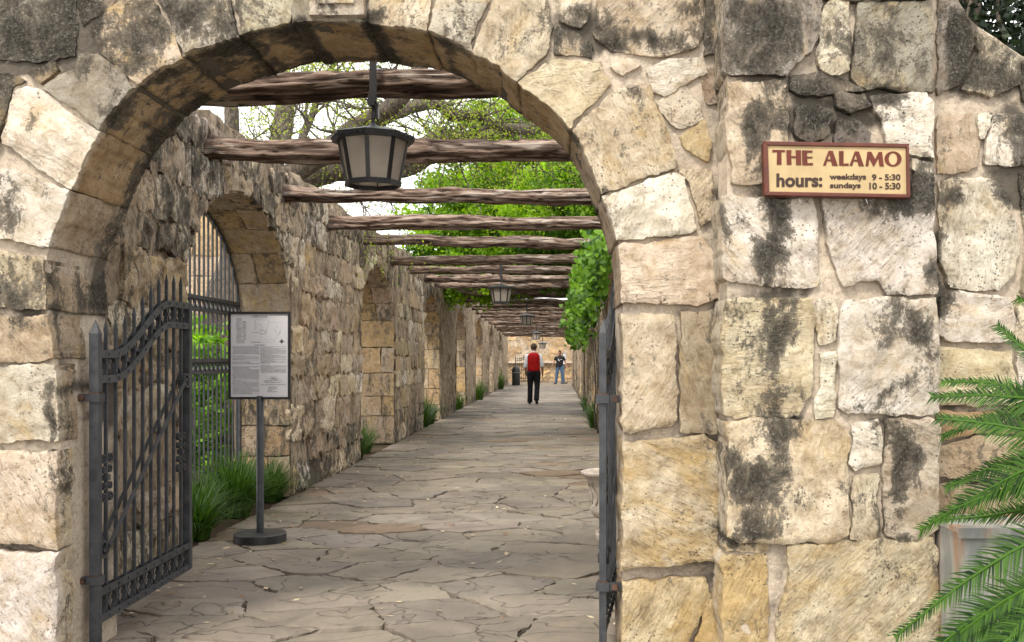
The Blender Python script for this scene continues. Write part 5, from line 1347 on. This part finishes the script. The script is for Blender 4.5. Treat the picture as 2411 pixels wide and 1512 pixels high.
# dry leaves on the paving
n = 700; u = rng.random(n); yy = 5.3 + 26 * u ** 1.3; xx = rng.uniform(LX + .1, RX - .1, n)
k = rng.random(n) < .35; xx[k] = LX + .1 + np.abs(rng.normal(size=k.sum())) * .5
C = np.stack([xx, yy, np.full(n, .020)], 1); d = rng.normal(size=(n, 3)); d[:, 2] *= .12
dd = d / np.linalg.norm(d, axis=1, keepdims=True); sdv = np.cross(dd, np.array([0, 0, 1.0]) + rng.normal(size=(n, 3)) * .25); sdv /= np.linalg.norm(sdv, axis=1, keepdims=True)
L = rng.uniform(.025, .065, n)[:, None]; upv = np.cross(sdv, dd)
V = np.stack([C - dd * L * .5, C + sdv * L * .24 + upv * L * .12 * 0, C + dd * L * .5, C - sdv * L * .24], 1).reshape(-1, 3); V[:, 2] = np.maximum(V[:, 2], .013)
o = mesh_obj("leaf_litter", V, np.arange(4 * n).reshape(n, 4), M_DRY, None, False, {'var': np.repeat(rng.random(n), 4)}); tag(o, "dry fallen leaves scattered over the flagstones", "leaves", kind="stuff")

# ------------------------------------------------------------------ sago palm, lower right
pm = empty("sago_palm", (2.30, 3.45, 0), "glossy green sago palm with feathery fronds at the lower right", "palm")
b = MB(); b.lathe([(.0, -.02), (.14, 0), (.15, .12), (.13, .26), (.08, .36), (0, .40)], (2.05, 3.40, 0), 18); b.build("trunk", M_BARK, pm)
def frond(pts, wl, seed, nl=74, droop=.22, r=.008, roll=1.0):
    rd = random.Random(seed); P = catmull([np.array(p) for p in pts], 14); m = len(P)
    cum = np.concatenate([[0], np.cumsum(np.linalg.norm(np.diff(P, axis=0), axis=1))]); T = cum[-1]
    b = MB(); b.tube(P[::4] if (m - 1) % 4 == 0 else list(P[::4]) + [P[-1]], [r * (1 - .7 * i / (len(P[::4]))) for i in range(len(P[::4]) + (0 if (m - 1) % 4 == 0 else 1))], 6)
    V = list(b.v); Fq = list(b.f); va = [.9] * len(V)
    for i in range(nl):
        t = .08 + .92 * i / nl; s_ = t * T; j = int(np.searchsorted(cum, s_)) - 1; j = max(0, min(m - 2, j)); f = (s_ - cum[j]) / (cum[j + 1] - cum[j] + 1e-9)
        p = Vector(P[j] + (P[j + 1] - P[j]) * f); tg = Vector(P[j + 1] - P[j]).normalized(); sd = tg.cross(Vector((0, 0, 1))).normalized(); up = sd.cross(tg); sd, up = sd * math.cos(roll) + up * math.sin(roll), up * math.cos(roll) - sd * math.sin(roll)
        prof = math.sin(math.pi * min(1, .12 + .95 * t) ** .8) ** .6
        for sg in (-1, 1):
            L = wl * max(.22, prof) * rd.uniform(.92, 1.06); d = (sd * sg * .86 + tg * (.42 + .35 * t) + up * .32).normalized(); w = .0046; v = rd.uniform(.0, .85) ; tipb = rd.random() < .25; d = (d + Vector((rd.gauss(0, .05), rd.gauss(0, .05), rd.gauss(0, .05)))).normalized() ; bb = len(V)
            wd = tg * w
            for k in range(4):
                q = k / 3; c_ = p + d * L * q - Vector((0, 0, 1)) * droop * L * q ** 2 + Vector((0, 0, rd.gauss(0, .002))); ww = wd * (1 - .92 * q ** 2)
                V += [tuple(c_ - ww), tuple(c_ + ww)]; va += [v + .15 * q + (.9 if tipb and k == 3 else 0)] * 2
                if k: Fq.append((bb + 2 * k - 2, bb + 2 * k - 1, bb + 2 * k + 1, bb + 2 * k))
    mesh_obj("frond", V, Fq, M_PALM, pm, False, {'var': va})
PC = (2.06, 3.40, .42)
for i, (pts, wl) in enumerate([
    ([PC, DW(2540, 1010, 3.4), DW(2380, 935, 3.55), DW(2190, 935, 3.7)], .115), ([PC, DW(2560, 1080, 3.3), DW(2400, 1010, 3.45), DW(2205, 985, 3.6)], .12),
    ([PC, DW(2620, 1160, 3.1), DW(2480, 1090, 3.2), DW(2330, 1150, 3.3), DW(2165, 1250, 3.45)], .125), ([PC, DW(2600, 1250, 3.15), DW(2450, 1200, 3.3), DW(2320, 1215, 3.45), DW(2190, 1225, 3.5)], .07),
    ([PC, DW(2640, 1320, 2.9), DW(2480, 1260, 3.0), DW(2300, 1350, 3.05), DW(2105, 1500, 3.1)], .095), ([PC, DW(2640, 1400, 2.9), DW(2460, 1390, 2.9), DW(2300, 1450, 2.95), DW(2150, 1580, 3.0)], .13),
    ([PC, DW(2600, 1400, 3.2), DW(2460, 1420, 3.25), DW(2320, 1480, 3.3), DW(2180, 1530, 3.3)], .12), ([PC, DW(2680, 1480, 2.7), DW(2500, 1450, 2.7), DW(2380, 1500, 2.7), DW(2230, 1640, 2.75)], .12),
    ([PC, DW(2620, 1000, 3.45), DW(2520, 900, 3.6), DW(2420, 830, 3.7), DW(2345, 765, 3.8)], .10), ([PC, DW(2640, 950, 3.5), DW(2540, 800, 3.6), DW(2450, 720, 3.7), DW(2392, 705, 3.8)], .10),
    ([PC, DW(2700, 1380, 2.8), DW(2540, 1350, 2.8), DW(2390, 1400, 2.85), DW(2260, 1490, 2.9)], .10), ([PC, DW(2660, 1530, 2.8), DW(2500, 1520, 2.8), DW(2350, 1560, 2.85), DW(2200, 1640, 2.9)], .12), ([PC, DW(2560, 1020, 3.5), DW(2430, 975, 3.6), DW(2330, 985, 3.7), DW(2215, 1030, 3.8)], .08),
    ([PC, DW(2600, 1060, 3.4), DW(2470, 965, 3.5), DW(2350, 905, 3.6), DW(2215, 900, 3.7)], .09), ([PC, DW(2700, 1450, 2.7), DW(2560, 1420, 2.7), DW(2420, 1450, 2.7), DW(2300, 1540, 2.75)], .12), ([PC, DW(2640, 1260, 3.1), DW(2500, 1160, 3.15), DW(2380, 1150, 3.25), DW(2240, 1200, 3.35)], .08),
    ([PC, DW(2600, 1130, 3.5), DW(2470, 1080, 3.7), DW(2340, 1100, 3.8), DW(2225, 1150, 3.85)], .09), ([PC, (2.5, 3.1, .9), (2.9, 2.9, .9), (3.2, 2.8, .6)], .13), ([PC, (2.4, 3.8, 1.0), (2.7, 4.1, 1.1), (2.9, 4.2, .9)], .13), ([PC, (2.1, 3.0, .8), (2.1, 2.5, .75), (2.1, 2.2, .45)], .13)]):
    frond(pts, wl * 1.55, 300 + i, nl=150, r=.009)

# ------------------------------------------------------------------ people
def skin_figure(name, joints, bones, parent, m, sub=2):
    """one continuous body surface from a skeleton of joints {key: (x, y, z, r)}"""
    keys = list(joints); me = bpy.data.meshes.new(name); me.from_pydata([joints[k][:3] for k in keys], [(keys.index(a), keys.index(b)) for a, b in bones], [])
    o = bpy.data.objects.new(name, me); S.collection.objects.link(o)
    sk = o.modifiers.new("skin", 'SKIN'); sk.use_smooth_shade = True
    lay = me.skin_vertices[0].data
    for i, k in enumerate(keys):
        r = joints[k][3]; lay[i].radius = r if hasattr(r, '__len__') else (r, r); lay[i].use_root = (i == 0)
    ss_ = o.modifiers.new("sub", 'SUBSURF'); ss_.levels = sub; ss_.render_levels = sub
    bpy.context.view_layer.update(); dg = bpy.context.evaluated_depsgraph_get()
    me2 = bpy.data.meshes.new_from_object(o.evaluated_get(dg)); bpy.data.objects.remove(o)
    for p in me2.polygons: p.use_smooth = True
    me2.materials.clear(); me2.materials.append(m)
    o = bpy.data.objects.new(name, me2); S.collection.objects.link(o); o.parent = parent; return o
def person(label, loc, rz, pose):
    rt = empty("person", (0, 0, 0), label, "person")
    J = pose['J']; bones = [('pel', 'sp1'), ('sp1', 'sp2'), ('sp2', 'nk'), ('nk', 'hd0'), ('hd0', 'hd1'), ('hd1', 'hd2')]
    for s_ in 'LR':
        bones += [('sp2', 'sh' + s_), ('sh' + s_, 'el' + s_), ('el' + s_, 'wr' + s_), ('wr' + s_, 'pa' + s_), ('pel', 'hp' + s_), ('hp' + s_, 'kn' + s_), ('kn' + s_, 'an' + s_), ('an' + s_, 'to' + s_)]
        pa = Vector(J['pa' + s_][:3]); wr = Vector(J['wr' + s_][:3]); d = (pa - wr).normalized(); fx = 1 if s_ == 'R' else -1
        side = Vector((0, 1, 0)); side = (side - d * side.dot(d)).normalized(); inn = d.cross(side)
        for k in range(4):
            f1 = pa + side * (.030 - .020 * k) + d * .035; L = [.032, .038, .035, .026][k]; f2 = f1 + d * L + inn * .008 * fx
            J['f%d%s' % (k, s_)] = (*f1, .0095); J['g%d%s' % (k, s_)] = (*f2, .0085); bones += [('pa' + s_, 'f%d%s' % (k, s_)), ('f%d%s' % (k, s_), 'g%d%s' % (k, s_))]
        t1 = wr + d * .03 + side * .04; J['t' + s_] = (*t1, .012); J['u' + s_] = (*(t1 + d * .035 + side * .012), .010); bones += [('wr' + s_, 't' + s_), ('t' + s_, 'u' + s_)]
    skin_figure("body", J, bones, rt, M_SKIN)
    # nose and ears
    hd = Vector(J['hd1'][:3]); fy = pose['face']
    ez = hd.z + .01
    b = MB(); f = Vector((math.sin(fy), -math.cos(fy), 0)); r_ = Vector((f.y, -f.x, 0))
    for sg in (-1, 1): b.loft([(tuple(hd + r_ * sg * .082 + Vector((0, 0, z))), .012, .018 + .0 * z) for z in (-.03, 0, .03)], 8)
    b.loft([(tuple(hd + f * .095 + Vector((0, 0, -.02))), .016, .018), (tuple(hd + f * .09 + Vector((0, 0, .0))), .011, .012), (tuple(hd + f * .083 + Vector((0, 0, .03))), .006, .006)], 8)
    b.build("face_features", M_SKIN, rt, True)
    b = MB()
    for sg in (-1, 1): b.loft([(tuple(hd + f * .088 + r_ * sg * .032 + Vector((0, 0, z))), .010, .004) for z in (.008, .020)], 8)
    b.box(tuple(hd + f * .088 + Vector((0, 0, -.055))), (.022, .006, .004)); b.build("eyes_and_mouth", M_INK, rt)
    # hair cap
    V = []; Fq = []; n = 20; hc = hd + Vector((0, 0, .025))
    rings = 9
    for i in range(rings):
        ph = math.pi / 2 - (math.pi / 2 + .75) * i / (rings - 1)
        for k in range(n):
            a = 2 * math.pi * k / n; v = Vector((math.cos(a), math.sin(a), 0)); fr = v.dot(f)
            pz = math.sin(ph); low = max(pz, .38) if fr > .35 else (max(pz, -.1) if fr > 0 else pz)
            rr = math.sqrt(max(0, 1 - low * low)) if low != pz else math.cos(ph)
            q = hc + Vector((v.x * .093 * rr, v.y * .108 * rr, low * .118)) - f * .008; V.append(tuple(q * 1 + Vector((nz(q * 30) * .006, nz(q * 31) * .006, 0))))
    Fq = [(i * n + k, i * n + (k + 1) % n, (i + 1) * n + (k + 1) % n, (i + 1) * n + k) for i in range(rings - 1) for k in range(n)]
    mesh_obj("hair", V, Fq, pose['hair'], rt, True)
    # shoes
    for s_ in 'LR':
        an = Vector(J['an' + s_][:3]); to = Vector(J['to' + s_][:3]); b = MB()
        ax = (to - an); ax.normalize(); heel = an - ax * .05 + Vector((0, 0, -.045)); P = [heel + (to + ax * .05 + Vector((0, 0, -.0)) - heel) * t for t in np.linspace(0, 1, 6)]
        b.tube([tuple(p) for p in P], [.030, .046, .047, .048, .046, .022], 10); b.build("shoe", M_SHOE, rt, True)
    # trousers: both legs and seat as one garment
    T = pose['T']; b = MB()
    for s_ in 'LR':
        hp, kn, an = (Vector(J[k + s_][:3]) for k in ('hp', 'kn', 'an'))
        P = [hp + Vector((0, 0, .08)), hp, hp.lerp(kn, .5), kn, kn.lerp(an, .5), an + Vector((0, 0, .0)), an + Vector((0, 0, -.035))]
        b.tube([tuple(p) for p in P], [.105, .112, .098, .078, .076, .078, .080], 14)
    pl = Vector(J['pel'][:3]); b.loft([((pl.x, pl.y, pl.z - .10), .13, .10), ((pl.x, pl.y, pl.z - .04), .182, .125), ((pl.x, pl.y, pl.z + .04), .180, .130), ((pl.x, pl.y, pl.z + .12), .165, .122)], 20)
    b.build("trousers", pose['trou'], rt, True)
    # upper garment
    g = pose['top']; sp2 = Vector(J['sp2'][:3]); z0 = pl.z + pose['hem']; zt = sp2.z + .095
    rn = []
    for t, (wx, wy) in zip(np.linspace(0, 1, 8), g['w']):
        c_ = pl.lerp(sp2, min(1, t * 1.0)); rn.append(((c_.x, c_.y, z0 + (zt - z0) * t), wx, wy))
    b = MB(); b.loft(rn, 24); o = b.build(g['name'], g['mat'], rt, True)
    # sleeves
    for s_ in 'LR':
        sh, el = Vector(J['sh' + s_][:3]), Vector(J['el' + s_][:3]); wr = Vector(J['wr' + s_][:3]); tt = pose['sleeve']; b = MB()
        inn = (sp2 - sh) * .25
        P = [sh + inn + Vector((0, 0, -.01)), sh, sh.lerp(el, .35), sh.lerp(el, .7)]; R_ = [.072, .070, .064, .060]
        if tt > .8: P += [el, el.lerp(wr, .12), el.lerp(wr, .2)]; R_ += [.060, .066, .062]
        else: P = P[:3]; R_ = [.074, .074, .070]; P += [sh.lerp(el, tt)]; R_ += [.072]
        b.tube([tuple(p) for p in P], R_, 14); b.build("sleeve", pose['smat'], rt, True)
    b = MB(); nk = Vector(J['nk'][:3]); b.loft([((nk.x, nk.y, nk.z - .05), .100, .092), ((nk.x, nk.y, nk.z - .01), .072, .070), ((nk.x, nk.y, nk.z + .025), .064, .066)], 16); b.build("collar", pose['smat'], rt, True)
    rt.location = loc; rt.rotation_euler = (0, 0, rz); rt.scale = (pose['sc'],) * 3
    return rt
# walking man seen from behind (he faces +Y), head bowed
P1 = {'J': {'pel': (0, 0, .95, (.135, .10)), 'sp1': (0, 0, 1.15, (.13, .095)), 'sp2': (0, .03, 1.42, (.14, .09)), 'nk': (0, .055, 1.53, .058), 'hd0': (0, .085, 1.60, .062), 'hd1': (0, .11, 1.66, .088), 'hd2': (0, .12, 1.73, .062),
            'shL': (-.185, .03, 1.43, .055), 'elL': (-.245, -.01, 1.14, .043), 'wrL': (-.235, .07, .90, .030), 'paL': (-.228, .09, .84, (.018, .036)), 'shR': (.185, .03, 1.43, .055), 'elR': (.250, -.02, 1.15, .043), 'wrR': (.262, .03, .90, .030), 'paR': (.258, .045, .835, (.018, .036)),
            'hpL': (-.095, 0, .90, .09), 'knL': (-.105, .10, .50, .058), 'anL': (-.115, .14, .085, .040), 'toL': (-.125, .26, .045, .036),
            'hpR': (.095, 0, .90, .09), 'knR': (.100, .05, .49, .058), 'anR': (.085, -.22, .15, .040), 'toR': (.095, -.13, .055, .036)},
      'face': math.pi, 'hair': M_HAIR, 'trou': M_TROU, 'hem': .02, 'T': 0, 'top': {'name': 'vest', 'mat': M_RED, 'w': [(.190, .135), (.186, .132), (.180, .128), (.186, .130), (.200, .138), (.208, .140), (.200, .132), (.105, .095)]},
      'sleeve': .9, 'smat': M_WHITE, 'sc': 1.05}
p1 = person("man in red vest, white rolled sleeves and black trousers walking away down the path", (-.71, 31.6, .012), 0, P1)
# standing man facing the viewer, head turned to his right
P2 = {'J': {'pel': (0, 0, .95, (.145, .11)), 'sp1': (0, 0, 1.15, (.14, .105)), 'sp2': (.01, 0, 1.42, (.145, .10)), 'nk': (.01, 0, 1.54, .060), 'hd0': (.005, -.015, 1.60, .062), 'hd1': (.0, -.02, 1.67, .088), 'hd2': (0, -.01, 1.74, .062),
            'shL': (-.19, 0, 1.43, .055), 'elL': (-.30, -.03, 1.18, .043), 'wrL': (-.40, -.10, .97, .030), 'paL': (-.43, -.12, .91, (.018, .036)), 'shR': (.20, 0, 1.43, .055), 'elR': (.30, .0, 1.17, .043), 'wrR': (.36, -.06, .95, .030), 'paR': (.375, -.075, .885, (.018, .036)),
            'hpL': (-.10, 0, .90, .09), 'knL': (-.15, -.04, .50, .060), 'anL': (-.20, 0, .085, .040), 'toL': (-.27, -.10, .045, .036),
            'hpR': (.10, 0, .90, .09), 'knR': (.13, -.05, .50, .060), 'anR': (.16, 0, .085, .040), 'toR': (.17, -.13, .045, .036)},
      'face': -1.1, 'hair': M_HAIRD, 'trou': M_JEAN, 'hem': -.02, 'T': 0, 'top': {'name': 'tshirt', 'mat': M_TEE, 'w': [(.188, .135), (.186, .138), (.184, .136), (.190, .134), (.205, .140), (.210, .138), (.200, .130), (.105, .090)]},
      'sleeve': .6, 'smat': M_TEE, 'sc': 1.05}
p2 = person("man in black printed t-shirt and blue jeans standing at the far end of the path", (.17, 57.2, .01), 0, P2)
b = MB(); b.strap([(-.06, -.150, 1.36), (-.08, -.150, 1.28), (-.03, -.150, 1.22), (.01, -.150, 1.27), (-.03, -.150, 1.29)], .022, .004, (0, 1, 0)); b.strap([(.02, -.152, 1.315), (.14, -.148, 1.31)], .014, .004, (0, 1, 0))
o = mesh_obj("shirt_print", b.v, b.f, M_WHITE); o.parent = p2
b = MB(); b.box((-.175, -.10, .965), (.045, .04, .045)); b.lathe([(.03, -.03), (.03, .03)], (-.175, -.15, .965), 12); o = mesh_obj("camera_pouch", b.v, b.f, M_BLACK); o.parent = p2
